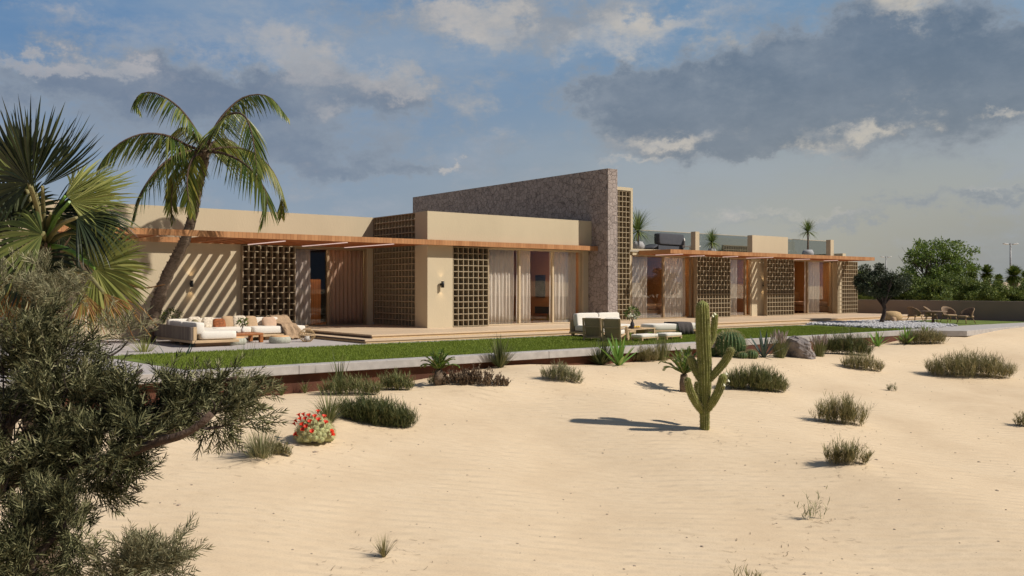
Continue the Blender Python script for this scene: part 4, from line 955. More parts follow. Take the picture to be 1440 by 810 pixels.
def gpt(u, F): p = at(u, 405, F); return (p[0], p[1], float(hfun(p[0], p[1])) - .05)
tree(gpt(1316, 60), 4.9, (2.5, 2.3, 2.25), .16, 'tree_leaf', 'bark_dark', 'tall airy bright green tree rising above the boundary wall', 'tree', 21, 130, 95, .17, name='broadleaf_tree', trunk_frac=.3, nb=18, cl_r=.20)
for i, (u, F, H, w, lab) in enumerate(((1212, 56, 2.6, 1.0, 'dense green tree just right of the house end, behind the wall'), (1262, 58, 2.55, 1.2, 'dense green tree between the olive and the airy tree'), (1288, 57, 2.3, 1.25, 'dark bush under the left side of the airy tree'),
        (1340, 56, 2.5, 1.3, 'dark bush under the right side of the airy tree'), (1362, 60, 2.2, 1.0, 'rounded bush left of the first small palm'), (1315, 54, 1.9, 1.3, 'low bush at the foot of the airy tree'))):
    tree(gpt(u, F), H, (w, w, H * .42), .07, 'bush_leaf', 'bark_dark', lab, 'bush' if H < 2.4 else 'tree', 30 + i, 46, 240, .12, group='trees and bushes behind the boundary wall', name='background_tree', trunk_frac=.25, nb=7, cl_r=.4)
for i, (u, F, H, w, lab) in enumerate(((1380, 55, 2.15, 1.0, 'grey green bush right of the first small palm'), (1400, 54, 1.9, 1.0, 'low grey green bush between the small palms'), (1415, 54, 1.7, .7, 'tufted low bush beside the street lamp'), (1442, 54, 1.9, .9, 'low bush at the right edge of the picture behind the wall'))):
    tree(gpt(u, F), H, (w, w, H * .45), .04, 'bush_leaf', 'bark_dark', lab, 'bush', 50 + i, 26, 240, .11, group='trees and bushes behind the boundary wall', name='bush', trunk_frac=.2, nb=5, cl_r=.5)
def small_palm(u, F, H, L, label, seed, kids_=()):
    base = gpt(u, F); t = thing('small_palm', label, 'palm', base, 0, 'small fan palms behind the boundary wall')
    b = MB(); b.tube([(0, 0, 0), (.02, 0, H * .5), (0, 0, H)], [.22, .2, .26], 9, jitter=.15); b.build('trunk', M['bark'], t)
    b = MB(); rosette(b, (0, 0, H), 300, L * .85, .12, .1, 2.5, .35, seed=seed, wprof=(.3, .8, 1, .8, .1)); b.build('crown', M['bush_leaf'], t)
for i, a in enumerate(((1366, 62, 2.8, .85, 'small fan palm just right of the airy tree'), (1388, 62, 2.75, .8, 'small fan palm in the middle of the row behind the wall'), (1404, 64, 2.3, .6, 'shortest fan palm of the row behind the wall'), (1426, 58, 2.5, .95, 'small fan palm beside the tall street lamp'), (1443, 60, 2.4, .7, 'small fan palm cut by the right edge of the picture'))): small_palm(*a, 70 + i)
# ------------------------------------------------------------------ palms
def resample(pts, n):
    pts = np.array(pts, float); m = len(pts)
    # catmull-rom
    P = np.vstack([2 * pts[0] - pts[1], pts, 2 * pts[-1] - pts[-2]]); out = []
    for i in range(m - 1):
        p0, p1, p2, p3 = P[i:i + 4]
        for t in np.linspace(0, 1, 12, endpoint=False):
            out.append(.5 * ((2 * p1) + (-p0 + p2) * t + (2 * p0 - 5 * p1 + 4 * p2 - p3) * t * t + (-p0 + 3 * p1 - 3 * p2 + p3) * t ** 3))
    out.append(pts[-1]); out = np.array(out); d = np.concatenate([[0], np.cumsum(np.linalg.norm(np.diff(out, axis=0), axis=1))])
    s = np.linspace(0, d[-1], n); return np.stack([np.interp(s, d, out[:, k]) for k in range(3)], -1)
def pinnate(b, pts, n, L, wid, grav=.6, fwd=.45, seg=5, mi=0, g=rng, start=.12, lens=None, sidefac=1., down=0.):
    C = resample(pts, n); T = norm(np.gradient(C, axis=0)); S = norm(np.cross(T, np.array([0, 0, 1.]) + .001)); U_ = np.cross(S, T)
    i0 = int(n * start); s = np.linspace(0, 1, n)[i0:]
    prof = np.clip(np.sin(PI * np.clip(.12 + .86 * s, 0, 1)) ** .55, .15, 1) if lens is None else np.interp(s, np.linspace(0, 1, len(lens)), lens)
    for sg in (-1, 1):
        k = len(s); l = L * prof * g.uniform(.85, 1.1, k); P = np.zeros((k, seg, 3)); P[:, 0] = C[i0:]
        d = S[i0:] * sg * sidefac + T[i0:] * (fwd + .5 * s[:, None]) + U_[i0:] * .15 - np.array([0, 0, 1.]) * down + g.normal(size=(k, 3)) * .07
        for q in range(1, seg):
            dd = norm(norm(d) - np.array([0, 0, 1.]) * grav * (q / seg) * 1.6); P[:, q] = P[:, q - 1] + dd * (l / (seg - 1))[:, None]
        sd = norm(np.cross(norm(P[:, -1] - P[:, 0]), U_[i0:] + .3 * S[i0:] * sg + g.normal(size=(k, 3)) * .25)); sd = norm(np.cross(norm(P[:, -1] - P[:, 0]), sd)) * .5 + sd * .5
        wp = np.interp(np.linspace(0, 1, seg), [0, .2, .6, 1], [.5, 1, .75, .08])
        b.ribbons(P, wid * wp[None] * np.ones((k, 1)), norm(sd), mi)
    return C
# coconut palm through the canopy opening
Pb = np.array([7.65, 26.2, G]); crown = at(287, 210, 24.9)
trk = [Pb, at(216, 445, 25.6), at(232, 395, 25.3), at(252, 355, 25.1), at(262, 333, 25.0), at(272, 300, 24.95), at(281, 258, 24.9), at(288, 228, 24.9), crown]
palm = thing('coconut_palm', 'leaning coconut palm with curved trunk rising through the gap in the left canopy', 'palm', tuple(Pb))
def into(o, root, loc):
    o.parent = root; o.location = (-loc[0], -loc[1], -loc[2]); return o
b = MB(); tp = resample(trk, 60); g5 = np.random.default_rng(5)
rr = np.interp(np.linspace(0, 1, 60), [0, .06, .25, .45, .7, .9, 1], [.21, .175, .165, .155, .12, .095, .105]) * (1 + .05 * np.sin(np.arange(60) * 2.2) + g5.uniform(-.06, .06, 60))
b.tube(tp, rr, 14, jitter=.07)
# leaf scars: short broken stubs round the trunk
n = 420; k = g5.integers(2, 58, n); a = g5.uniform(0, 2 * PI, n); dirs = np.stack([np.cos(a), np.sin(a), 0 * a], -1); P0 = tp[k] + dirs * rr[k][:, None] * .93
P = np.stack([P0, P0 + dirs * .035 + np.array([0, 0, .07])], 1); b.ribbons(P, np.tile([[.09, .04]], (n, 1)), np.stack([-np.sin(a), np.cos(a), 0 * a], -1))
into(b.build('trunk', M['bark']), palm, Pb)
FR = [
 ([(287, 208, 24.9), (272, 178, 24.6), (250, 150, 24.4), (222, 132, 24.2), (200, 131, 24.1), (190, 143, 24.0), (196, 156, 24.0)], .62, 0),
 ([(284, 212, 24.9), (262, 204, 24.5), (236, 191, 24.1), (203, 188, 23.7), (172, 199, 23.4), (150, 218, 23.2), (138, 236, 23.1)], .78, 0),
 ([(283, 214, 24.8), (262, 213, 24.3), (235, 226, 23.8), (213, 248, 23.4), (197, 276, 23.2), (187, 308, 23.1)], .72, 0),
 ([(284, 215, 24.7), (272, 222, 24.1), (264, 244, 23.6), (264, 272, 23.4), (270, 300, 23.3)], .62, 1),
 ([(282, 214, 25.1), (262, 222, 25.3), (246, 246, 25.6), (241, 280, 25.7), (243, 312, 25.8)], .5, 1),
 ([(290, 206, 25.0), (300, 183, 25.3), (318, 157, 25.6), (345, 136, 25.9), (378, 136, 26.1), (405, 166, 26.2)], .66, 0),
 ([(291, 208, 24.8), (305, 178, 24.4), (325, 160, 24.0), (344, 163, 23.6), (354, 188, 23.4), (359, 218, 23.2), (362, 246, 23.1)], .80, 0),
 ([(292, 213, 24.8), (315, 216, 24.5), (342, 229, 24.2), (364, 252, 24.0), (376, 282, 23.9), (366, 316, 23.8)], .80, 0),
 ([(293, 212, 25.1), (320, 207, 25.5), (352, 213, 25.8), (380, 236, 26.0), (396, 270, 26.1), (396, 304, 26.2)], .68, 1),
 ([(285, 208, 25.2), (270, 186, 25.7), (254, 180, 26.2), (243, 192, 26.6), (240, 206, 26.8)], .5, 1),
 ([(290, 212, 25.0), (300, 200, 25.9), (315, 195, 26.6), (335, 205, 27.2), (350, 230, 27.5)], .6, 1)]
for pts, L_, ye in FR:
    W3 = [at(*q) for q in pts]; b = MB(); C = pinnate(b, W3, 66, L_ * 1.42, .046, grav=.55, fwd=.25, seg=6, g=g5, sidefac=.75, down=.75, lens=(.5, .85, 1, 1, .95, .8, .5, .25))
    o = into(b.build('frond', M['frond_yellow' if ye else 'frond']), palm, Pb)
    b = MB(); b.tube(C[::4], np.linspace(.045, .008, len(C[::4])), 6); b.build('rachis', M['bark_red'], o)
b = MB(); b.soft(crown, (.32, .32, .5), e=.9); n = 60; a = g5.uniform(0, 2 * PI, n); rosette(b, crown - np.array([0, 0, .15]), 40, .5, .05, .3, 1.0, .2, seed=3); into(b.build('crown_shaft', M['bark']), palm, Pb)

# foreground fan palm
fpb = at(62, 405, 8.4); fz = float(hfun(fpb[0], fpb[1])); fpb = np.array([fpb[0], fpb[1], fz - .05])
fan = thing('fan_palm', 'large foreground fan palm with dark, pale green and dead orange leaves on the left', 'palm', tuple(fpb))
core = at(62, 345, 8.4)
b = MB(); b.tube(resample([fpb, fpb + (0, 0, .8), at(60, 430, 8.4), core], 20), np.linspace(.2, .15, 20), 12, jitter=.12)
n = 260; k = g5.uniform(0, 1, n); a = g5.uniform(0, 2 * PI, n); dirs = np.stack([np.cos(a), np.sin(a), 0 * a], -1); P0 = fpb + (core - fpb) * k[:, None] + dirs * .16
P = np.stack([P0, P0 + dirs * .08 + np.array([0, 0, .14])], 1); b.ribbons(P, np.tile([[.06, .02]], (n, 1)), np.stack([-np.sin(a), np.cos(a), 0 * a], -1)); into(b.build('trunk', M['bark']), fan, fpb)
RVn, UVn = RV, UV
def fanleaf(hub, ang, L, m, n=44, spread=115, face=(0, 0), depth=0., seed=0, droop=.35, wid=1.25, tipdroop=.5, start=None, vary=.1):
    """hub=(u,v,F); ang = image angle of the leaf axis in degrees (0 right, 90 up); face tilts the plane; L in metres"""
    g = np.random.default_rng(seed); h = at(*hub); a = math.radians(ang)
    Dv = RV * math.cos(a) + UV * math.sin(a) + FV * depth; Dv /= np.linalg.norm(Dv)
    Nv = -FV + RV * face[0] + UV * face[1]; Nv = Nv - Dv * np.dot(Nv, Dv); Nv /= np.linalg.norm(Nv); Sv = np.cross(Dv, Nv)
    th = np.radians(np.linspace(-spread, spread, n)) + g.uniform(-.35, .35, n) * math.radians(2 * spread / n); dth = math.radians(2 * spread / n)
    seg = 7; rs = np.linspace(.03, 1, seg); l = L * (1 - .18 * (np.abs(th) / math.radians(spread)) ** 2) * (1 - vary * g.uniform(0, 1, n))
    d = Dv[None] * np.cos(th)[:, None] + Sv[None] * np.sin(th)[:, None] + Nv[None] * (.18 * np.cos(np.arange(n) * PI))[:, None] * .35
    P = h[None, None] + d[:, None] * (l[:, None] * rs[None])[..., None]
    P = P - UV * ((droop * l[:, None] * rs[None] ** 2.4) + (tipdroop * l[:, None] * np.clip(rs[None] - .6, 0, 1) ** 2 * g.uniform(0, 1.6, (n, 1))))[..., None]
    P = P + Nv * (g.normal(size=(n, 1)) * .06 * l[:, None] * rs[None] ** 2)[..., None]
    w = l[:, None] * rs[None] * dth * wid * 1.25; wmax = l[:, None] * .52 * dth * wid * 1.25
    w = np.minimum(w, wmax) * np.interp(rs, [0, .55, .82, 1], [1, 1, .55, .04])[None]
    fold = Nv[None] * ((-1.) ** np.arange(n))[:, None] * .45
    sd = norm(np.cross(d, Nv[None])) + fold
    b = MB(); b.ribbons(P, w, norm(sd)); o = into(b.build('fan_leaf', M[m]), fan, fpb)
    st = core if start is None else at(*start)
    b = MB(); mid = (st + h) / 2 + UV * .06; b.tube(resample([st, mid, h], 8), np.linspace(.028, .014, 8), 6); b.build('petiole', M['agave' if m == 'fan_light' else 'grass_olive'], o)
    return o
px8 = 8.2 / 1265
fanleaf((44, 262, 7.9), 88, 126 * px8, 'fan_dark', 36, 46, (.1, .2), -.1, 1, .0, tipdroop=-.1, wid=1.35, vary=.2)
fanleaf((60, 262, 8.1), 48, 116 * px8, 'fan_dark', 24, 22, (0, .3), .1, 2, -.1, tipdroop=-.25, wid=1.35, vary=.25)
fanleaf((30, 250, 8.5), 100, 108 * px8, 'fan_dark', 34, 50, (.1, .2), .1, 31, .0, tipdroop=-.1, wid=1.5, vary=.25)
fanleaf((72, 300, 8.2), 25, 92 * px8, 'fan_dark', 26, 46, (.1, .5), .1, 32, .15, wid=1.4, vary=.2)
fanleaf((20, 330, 8.1), 120, 90 * px8, 'fan_dark', 30, 70, (.1, .3), .0, 33, .1, vary=.2)
fanleaf((40, 258, 8.0), 185, 85 * px8, 'fan_dark', 30, 60, (.2, .4), .2, 3, .15)
fanleaf((50, 270, 8.3), 130, 110 * px8, 'fan_mid', 16, 30, (0, .3), .1, 22, -.05, tipdroop=-.1, wid=1.4)
fanleaf((98, 284, 8.0), 10, 112 * px8, 'fan_light', 46, 55, (.1, 1.0), -.1, 4, .0, tipdroop=.25, vary=.3)
fanleaf((92, 276, 8.2), 26, 100 * px8, 'fan_light', 36, 60, (.1, .7), .2, 23, .05, tipdroop=.2, vary=.35)
fanleaf((100, 300, 8.3), -2, 104 * px8, 'fan_mid', 36, 50, (.1, 1.0), 0, 24, .1, vary=.35)
fanleaf((105, 275, 8.6), 40, 75 * px8, 'fan_light', 30, 70, (0, .8), .5, 15, .1)
fanleaf((108, 306, 7.7), -12, 86 * px8, 'fan_dark', 40, 60, (.1, 1.0), -.1, 5, .30)
fanleaf((120, 330, 8.3), 60, 62 * px8, 'fan_mid', 34, 90, (.2, .2), .1, 16, .1)
fanleaf((134, 378, 7.6), -8, 84 * px8, 'fan_light', 58, 112, (.15, .1), -.1, 6, .12, tipdroop=.2)
fanleaf((136, 382, 7.9), 10, 78 * px8, 'fan_mid', 50, 130, (.2, .1), 0, 7, .15)
fanleaf((45, 362, 7.9), -100, 78 * px8, 'fan_dark', 44, 120, (.1, .2), -.2, 8, .1)
fanleaf((60, 330, 7.8), 190, 85 * px8, 'fan_mid', 40, 80, (0, .5), -.1, 9, .2)
fanleaf((10, 300, 8.4), 160, 80 * px8, 'fan_dark', 40, 100, (.1, .2), 0, 10, .1)
fanleaf((30, 300, 8.8), 60, 70 * px8, 'fan_dark', 40, 120, (.1, .2), 0, 11, .1)
fanleaf((85, 330, 8.9), -60, 80 * px8, 'fan_dark', 44, 100, (.1, .1), 0, 12, .2)
fanleaf((118, 412, 7.3), -78, 72 * px8, 'fan_dead', 30, 36, (.2, .1), 0, 13, .0, wid=.8, vary=.35, start=(90, 380, 7.9))
fanleaf((146, 412, 7.3), -52, 66 * px8, 'fan_dead', 24, 32, (.2, .1), 0, 14, .05, wid=.8, vary=.4, start=(100, 380, 7.9))
fanleaf((50, 405, 8.0), -95, 82 * px8, 'fan_dead', 46, 75, (.2, .1), -.2, 17, .0, wid=.9, vary=.3)
fanleaf((15, 390, 8.2), -110, 90 * px8, 'fan_dead', 40, 60, (.2, .1), -.1, 18, .0, wid=.9, vary=.3)
fanleaf((20, 380, 8.6), 200, 80 * px8, 'fan_mid', 40, 90, (.2, .1), .1, 19, .1)
# a few loose dead strands
b = MB()
for q in (((150, 412, 8), (195, 430, 8), (222, 460, 8)), ((160, 400, 8), (180, 430, 8), (212, 473, 8)), ((150, 420, 8), (175, 450, 8), (190, 480, 8)), ((165, 395, 7.9), (200, 405, 7.9), (232, 400, 7.9))):
    b.tube(resample([at(*p_) for p_ in q], 10), np.linspace(.01, .004, 10), 5)
into(b.build('dead_strands', M['fan_dead']), fan, fpb)

# ------------------------------------------------------------------ foreground juniper
def sprig(seed):
    g = np.random.default_rng(seed); n = 16
    s = np.linspace(.08, .95, n); base = np.stack([0 * s, 0 * s, s], -1); a = np.arange(n) * 2.2 + g.uniform(-.4, .4, n)
    l = (.46 * (1 - .5 * s)) * g.uniform(.6, 1.25, n); d = norm(np.stack([np.cos(a) * .75, np.sin(a) * .75, .95 + 0 * a], -1))
    P = np.stack([base, base + d * l[:, None] * .5, base + d * l[:, None] + np.array([0, 0, .05])], 1)
    sd = norm(np.cross(d, g.normal(size=(n, 3)))); b = MB(); b.ribbons(P, np.tile([[.03, .042, .008]], (n, 1)), sd)
    P = np.array([[[0, 0, 0], [.01, 0, .5], [0, .01, 1.08]]]); b.ribbons(P, np.array([[.03, .04, .02]]), np.array([[1., 0, 0]]))
    return np.concatenate(b.v), np.concatenate([q[0] for q in b.blocks])
SPR = [sprig(k) for k in range(4)]
def orient(dirs, size, g):
    n = len(dirs); z = norm(dirs); x = norm(np.cross(z, g.normal(size=(n, 3)))); y = np.cross(z, x)
    Mx = np.zeros((n, 4, 4)); Mx[:, :3, 0] = x * size[:, None]; Mx[:, :3, 1] = y * size[:, None]; Mx[:, :3, 2] = z * size[:, None]; Mx[:, 3, 3] = 1; return Mx
def juniper_mass(b, blobs, seed, size=.13, mi=0, bias=(.3, .2)):
    g = np.random.default_rng(seed)
    for (u, v, ru, rv, F, n) in blobs:
        nc = max(3, n // 20); d = norm(g.normal(size=(nc, 3))); r = g.uniform(0, 1, nc) ** .42
        pu = u + d[:, 0] * r * ru * .86; pv = v - d[:, 2] * r * rv * .86; pf = F + d[:, 1] * r * (ru + rv) / 2 * F / FPX * .9
        C0 = EYE[None] + (FV[None] + RV[None] * ((pu - 720) / FPX)[:, None] - UV[None] * ((pv - 405.5) / FPX)[:, None]) * pf[:, None]
        cd = norm(d[:, :1] * RV + d[:, 2:3] * UV * .8 + d[:, 1:2] * FV * .8 + g.normal(size=(nc, 3)) * .6 + RV * bias[0] + UV * bias[1])
        k = g.integers(0, nc, n); f = g.uniform(-.2, 1, n)
        P = C0[k] + cd[k] * (f * size * 1.0)[:, None] + g.normal(size=(n, 3)) * size * (.17 + .10 * f[:, None])
        dr = cd[k] + g.normal(size=(n, 3)) * .42
        Mx = orient(dr, size * g.uniform(.55, 1.2, n), g); Mx[:, :3, 3] = P
        for q in range(4): b.inst(SPR[q][0], SPR[q][1], Mx[q::4], mi)
jb = at(-60, 700, 4.7); jb = np.array([jb[0], jb[1], float(hfun(jb[0], jb[1])) - .05])
jun = thing('juniper_tree', 'gnarled dark green juniper filling the lower left corner with one long bare branch', 'tree', tuple(jb))
b = MB()
b.tube(resample([jb, at(-55, 760, 4.7), at(-25, 700, 4.7), at(0, 620, 4.9), at(12, 560, 5.1)], 26), np.linspace(.13, .05, 26), 12, jitter=.1)
into(b.build('trunk', M['bark_red']), jun, jb)
def branch(pts, r0, r1, m='bark_red', n=22):
    b = MB(); b.tube(resample([at(*p_) for p_ in pts], n), np.linspace(r0, r1, n) * (1 + .08 * np.sin(np.arange(n) * 1.9)), 10, jitter=.08); into(b.build('branch', M[m]), jun, jb)
branch([(-20, 690, 4.7), (40, 672, 4.65), (110, 657, 4.6), (170, 640, 4.5), (215, 624, 4.45), (255, 612, 4.4), (280, 598, 4.4), (297, 582, 4.4)], .038, .017)
branch([(225, 620, 4.6), (255, 590, 4.75), (275, 560, 4.85), (292, 545, 4.9), (308, 538, 4.9), (335, 530, 4.9)], .022, .008, 'bark_red', 16)
branch([(110, 657, 4.6), (135, 600, 4.8), (165, 550, 4.9), (200, 520, 5.0)], .026, .008, 'bark_dark', 16)
branch([(10, 600, 4.8), (60, 550, 4.8), (85, 500, 4.9), (105, 470, 5.0)], .02, .006, 'bark_dark', 16)
branch([(85, 560, 4.8), (130, 515, 5.0), (165, 495, 5.1), (180, 480, 5.1)], .014, .004, 'bark_dark', 16)
branch([(-20, 820, 4.3), (40, 790, 4.3), (80, 750, 4.3), (110, 715, 4.3)], .03, .01, 'bark_dark', 16)
branch([(270, 605, 4.6), (310, 600, 4.7), (345, 590, 4.8)], .01, .004, 'bark_dark', 12)
branch([(120, 655, 4.6), (160, 670, 4.6), (195, 690, 4.6)], .01, .004, 'bark_dark', 12)
BL0 = [(215, 612, 40, 12, 4.42, 60), (130, 645, 40, 14, 4.45, 90)]
BL1 = BL0 + [(u, v, ru, rv, F, int(n * .54)) for u, v, ru, rv, F, n in [(30, 530, 60, 60, 4.9, 620), (90, 575, 75, 55, 4.8, 800), (20, 620, 60, 60, 4.7, 600), (150, 592, 55, 30, 4.8, 470), (198, 588, 42, 24, 4.85, 330), (140, 520, 40, 16, 5.0, 50), (60, 505, 52, 34, 4.9, 300),
       (246, 584, 40, 26, 4.8, 320), (288, 564, 32, 20, 4.9, 250), (322, 546, 24, 16, 4.9, 200), (300, 585, 30, 22, 4.7, 190), (330, 592, 18, 12, 4.7, 70), (225, 590, 50, 22, 4.7, 160),
       (165, 655, 30, 24, 4.6, 200), (120, 672, 42, 20, 4.6, 220), (60, 655, 62, 34, 4.6, 430), (10, 700, 40, 44, 4.5, 300), (178, 682, 16, 12, 4.6, 60),
       (25, 475, 42, 30, 5.1, 170), (2, 450, 26, 36, 5.1, 90), (130, 620, 50, 20, 4.7, 90)]]
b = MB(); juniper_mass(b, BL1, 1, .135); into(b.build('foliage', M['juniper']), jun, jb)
tw = MB(); gt = np.random.default_rng(8)
for (u, v, ru, rv, F, n_) in BL1:
    for q in range(max(2, n_ // 22)):
        a = gt.uniform(0, 2 * PI); r0 = gt.uniform(0, .5); r1 = gt.uniform(.8, 1.25)
        p0 = at(u + ru * r0 * math.cos(a), v + rv * r0 * math.sin(a), F + gt.uniform(-.1, .1)); p1 = at(u + ru * r1 * math.cos(a + .3), v + rv * r1 * math.sin(a + .3) - 4, F + gt.uniform(-.25, .1))
        tw.tube([p0, (p0 + p1) / 2 + gt.normal(size=3) * .015, p1], [.006, .004, .0015], 5)
tw.tube([at(q[0], q[1], q[4]) for q in sorted(BL1, key=lambda q: q[0])], .004, 5)
tw_o = into(tw.build('twigs', M['bark_dark']), jun, jb)
BL2 = [(70, 398, 52, 26, 5.6, 100), (105, 415, 22, 20, 5.6, 36), (20, 425, 40, 34, 5.6, 110), (168, 474, 32, 16, 5.3, 36), (70, 445, 36, 22, 5.5, 60)]
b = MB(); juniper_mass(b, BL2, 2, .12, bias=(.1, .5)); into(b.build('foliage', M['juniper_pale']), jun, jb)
for k, (rt, bls, lab, mm) in enumerate((((40, 4.3), [(46, 775, 62, 38, 4.3, 400), (100, 742, 36, 30, 4.3, 190), (15, 800, 50, 34, 4.25, 230), (112, 785, 22, 22, 4.3, 80), (30, 715, 30, 26, 4.35, 90)], 'pale green juniper bush in the bottom left corner under the long branch', 'juniper'),
                                ((200, 4.25), [(200, 812, 52, 26, 4.25, 330), (165, 800, 18, 14, 4.25, 50), (235, 805, 20, 16, 4.25, 60)], 'small pale juniper bush cut by the bottom edge of the picture', 'juniper_pale'))):
    q = at(rt[0], 405, rt[1]); q = np.array([q[0], q[1], float(hfun(q[0], q[1])) - .03]); t = thing('juniper_bush', lab, 'bush', tuple(q))
    b = MB(); b.tube(resample([q, q + (0.02, 0, .25), at(rt[0] + 10, 800 if k == 0 else 822, rt[1])], 10), np.linspace(.03, .015, 10), 8, jitter=.1); into(b.build('stem', M['bark_dark']), t, q)
    b = MB(); juniper_mass(b, bls, 5 + k, .115, bias=(.15, .6)); into(b.build('foliage', M[mm]), t, q)

# ------------------------------------------------------------------ desert plants
def place(u, v): p = sand(u, v); return p, Fof(p) / FPX     # point and metres per pixel there
def tuft(u, v, wpx, hpx, n, mleaf, label, cat='grass tuft', seed=0, width=.012, name='grass_tuft', lean=(.05, 1.0), droop=.6, group='tufts growing in the sand', spread=.12, mats2=None):
    p, s = place(u, v); t = thing(name, label, cat, (p[0], p[1], p[2] - .01), 0, group); g = np.random.default_rng(seed)
    W, H = wpx * s / 2, hpx * s; L = max(H * 1.1, W * 1.05)
    az = g.uniform(0, 2 * PI, n); ln = g.uniform(lean[0], lean[1], n) * min(1.25, .35 + W / H * .75)
    l = L * g.uniform(.6, 1.08, n) * (1 - .2 * ln / 1.3); bs = np.stack([np.cos(az), np.sin(az), 0 * az], -1) * (g.uniform(0, 1, n) * spread * W)[:, None]
    b = MB(); fan_blades(b, bs, az, ln, l, width * g.uniform(.7, 1.2, n), np.full(n, droop) * g.uniform(.3, 1.4, n), 0, 6, [.7, 1, .9, .6, .3, .04])
    b.build('blades', M[mleaf], t); return t, W, H, s
def clump(u, v, wpx, hpx, n, mleaf, label, cat='desert grass', seed=0, depth=.35, name='grass_clump', leafy_=14, lw=.0085, group='low shrubby clumps on the sand', stem_m=None, irregular=.5, lf=.38, curl=.7):
    """bed of upright branching stems carrying narrow leaves"""
    p, s = place(u, v); g = np.random.default_rng(seed); W, H = wpx * s / 2, hpx * s
    t = thing(name, label, cat, (p[0], p[1], p[2] - .01), 0, group)
    q = g.uniform(-1, 1, (n * 2, 2)); q = q[(q ** 2).sum(1) < 1][:n]; n = len(q)
    off = RV[None] * (q[:, :1] * W * .92) + FV[None] * (q[:, 1:] * W * depth + W * depth * .6)
    ph = g.uniform(0, 6, 3); hh = H * (1 - .5 * np.abs(q[:, 0]) ** 2.2) * g.uniform(.6, 1.08, n) * (1 - irregular * (.5 + .5 * np.sin(q[:, 0] * 7 + ph[0]) * np.cos(q[:, 1] * 4 + q[:, 0] * 13 + ph[1])))
    gx_, gy_ = p[0] + off[:, 0], p[1] + off[:, 1]; off[:, 2] = hfun(gx_, gy_) - p[2]
    az = g.uniform(0, 2 * PI, n); ln = g.uniform(.0, .5, n) + .25 * np.abs(q[:, 0]) ** 2; az = np.where(g.uniform(0, 1, n) < np.abs(q[:, 0]) * .7, np.where(q[:, 0] > 0, math.atan2(RV[1], RV[0]), math.atan2(-RV[1], -RV[0])), az)
    b = MB(); fan_blades(b, off, az, ln, hh * 1.1, np.full(n, lw * .8), g.uniform(-.2, .4, n), 0, 5, [.8, .8, .7, .5, .1])
    P = b.v[0].reshape(n, 5, 2, 3).mean(2)
    k = leafy_; f = g.uniform(.12, 1, (n, k)); idx_ = np.clip((f * 4).astype(int), 0, 3); fr = f * 4 - idx_
    A = np.take_along_axis(P, idx_[..., None], 1) * (1 - fr[..., None]) + np.take_along_axis(P, idx_[..., None] + 1, 1) * fr[..., None]
    A = A.reshape(-1, 3); m_ = len(A); az2 = g.uniform(0, 2 * PI, m_)
    fan_blades(b, A, az2, g.uniform(.35, 1.1, m_), H * lf * g.uniform(.5, 1.1, m_), np.full(m_, lw), g.uniform(-.8, curl, m_), 0, 4, [.5, 1, .7, .05])
    b.build('foliage', M[mleaf], t); return t, p, W, H, s
# grasses against the kerb, left part
tuft(396, 556, 22, 22, 40, 'grass_green', 'small green tuft against the rusty board, the left of two', seed=1, width=.02)
tuft(429, 553, 20, 21, 40, 'grass_green', 'small green tuft against the rusty board, the right of two', seed=2, width=.02)
tuft(478, 553, 56, 56, 26, 'grass_dark', 'tall dark reed blades standing against the kerb', 'reeds', 3, .03, 'reeds', (.0, .35), .3)
clump(490, 556, 88, 30, 200, 'grass_green', 'straggly green shrub below the reed blades at the kerb', seed=4)
clump(556, 549, 52, 28, 150, 'grass_green', 'grey green shrub just right of the reeds at the kerb', seed=5)
tuft(462, 596, 78, 56, 210, 'grass_green', 'arching green grass tuft behind the red flowering cactus', seed=6, width=.014, lean=(.1, 1.1), droop=.9)
clump(528, 598, 112, 36, 620, 'grass_dark', 'long dense dark green grass bed right of the red flowering cactus', seed=7, depth=.28, irregular=.3, leafy_=12)
tt, W, H, s = tuft(368, 642, 76, 48, 330, 'grass_pale', 'pale grass tuft with brown seed heads beside the juniper branch tip', seed=8, width=.010, lean=(.05, 1.1), droop=.5, spread=.5)
b = MB()
for dx, hh in ((-.12, .9), (.02, 1.15), (.1, 1.2), (-.05, .95)):
    e_ = np.array([dx * 1.5, 0, hh * H * 1.05]); b.tube([(dx * .3, 0, 0), e_ * .5 + (0, .01, 0), e_], .004, 5); b.tube([e_ * .9, e_ * .95, e_], [.006, .014, .005], 6)
b.build('seed_heads', M['dry_shrub'], tt)
clump(392, 640, 40, 20, 70, 'grass_olive', 'short olive grass at the right foot of the pale tuft', seed=9)
clump(664, 541, 112, 22, 240, 'dry_shrub', 'low dry brown shrub running right of the kerbside cycad', seed=10, leafy_=22, lf=.22, lw=.016, depth=.22)
clump(612, 541, 16, 20, 30, 'grass_pale', 'tiny grey shrub at the foot of the kerbside cycad', seed=11)
tuft(703, 517, 48, 46, 210, 'grass_dark', 'spiky dark green yucca tuft standing at the kerb above the brown shrub', 'yucca', 12, .020, 'spiky_yucca', (.0, 1.3), .15)
clump(791, 536, 60, 25, 140, 'grass_pale', 'pale grey green shrub alone in the middle of the sand', seed=13)
tuft(845, 513, 66, 40, 230, 'grass_dark', 'dark spiky tuft at the kerb in front of the armchairs', 'yucca', 14, .022, 'spiky_yucca', (.0, 1.35), .15)
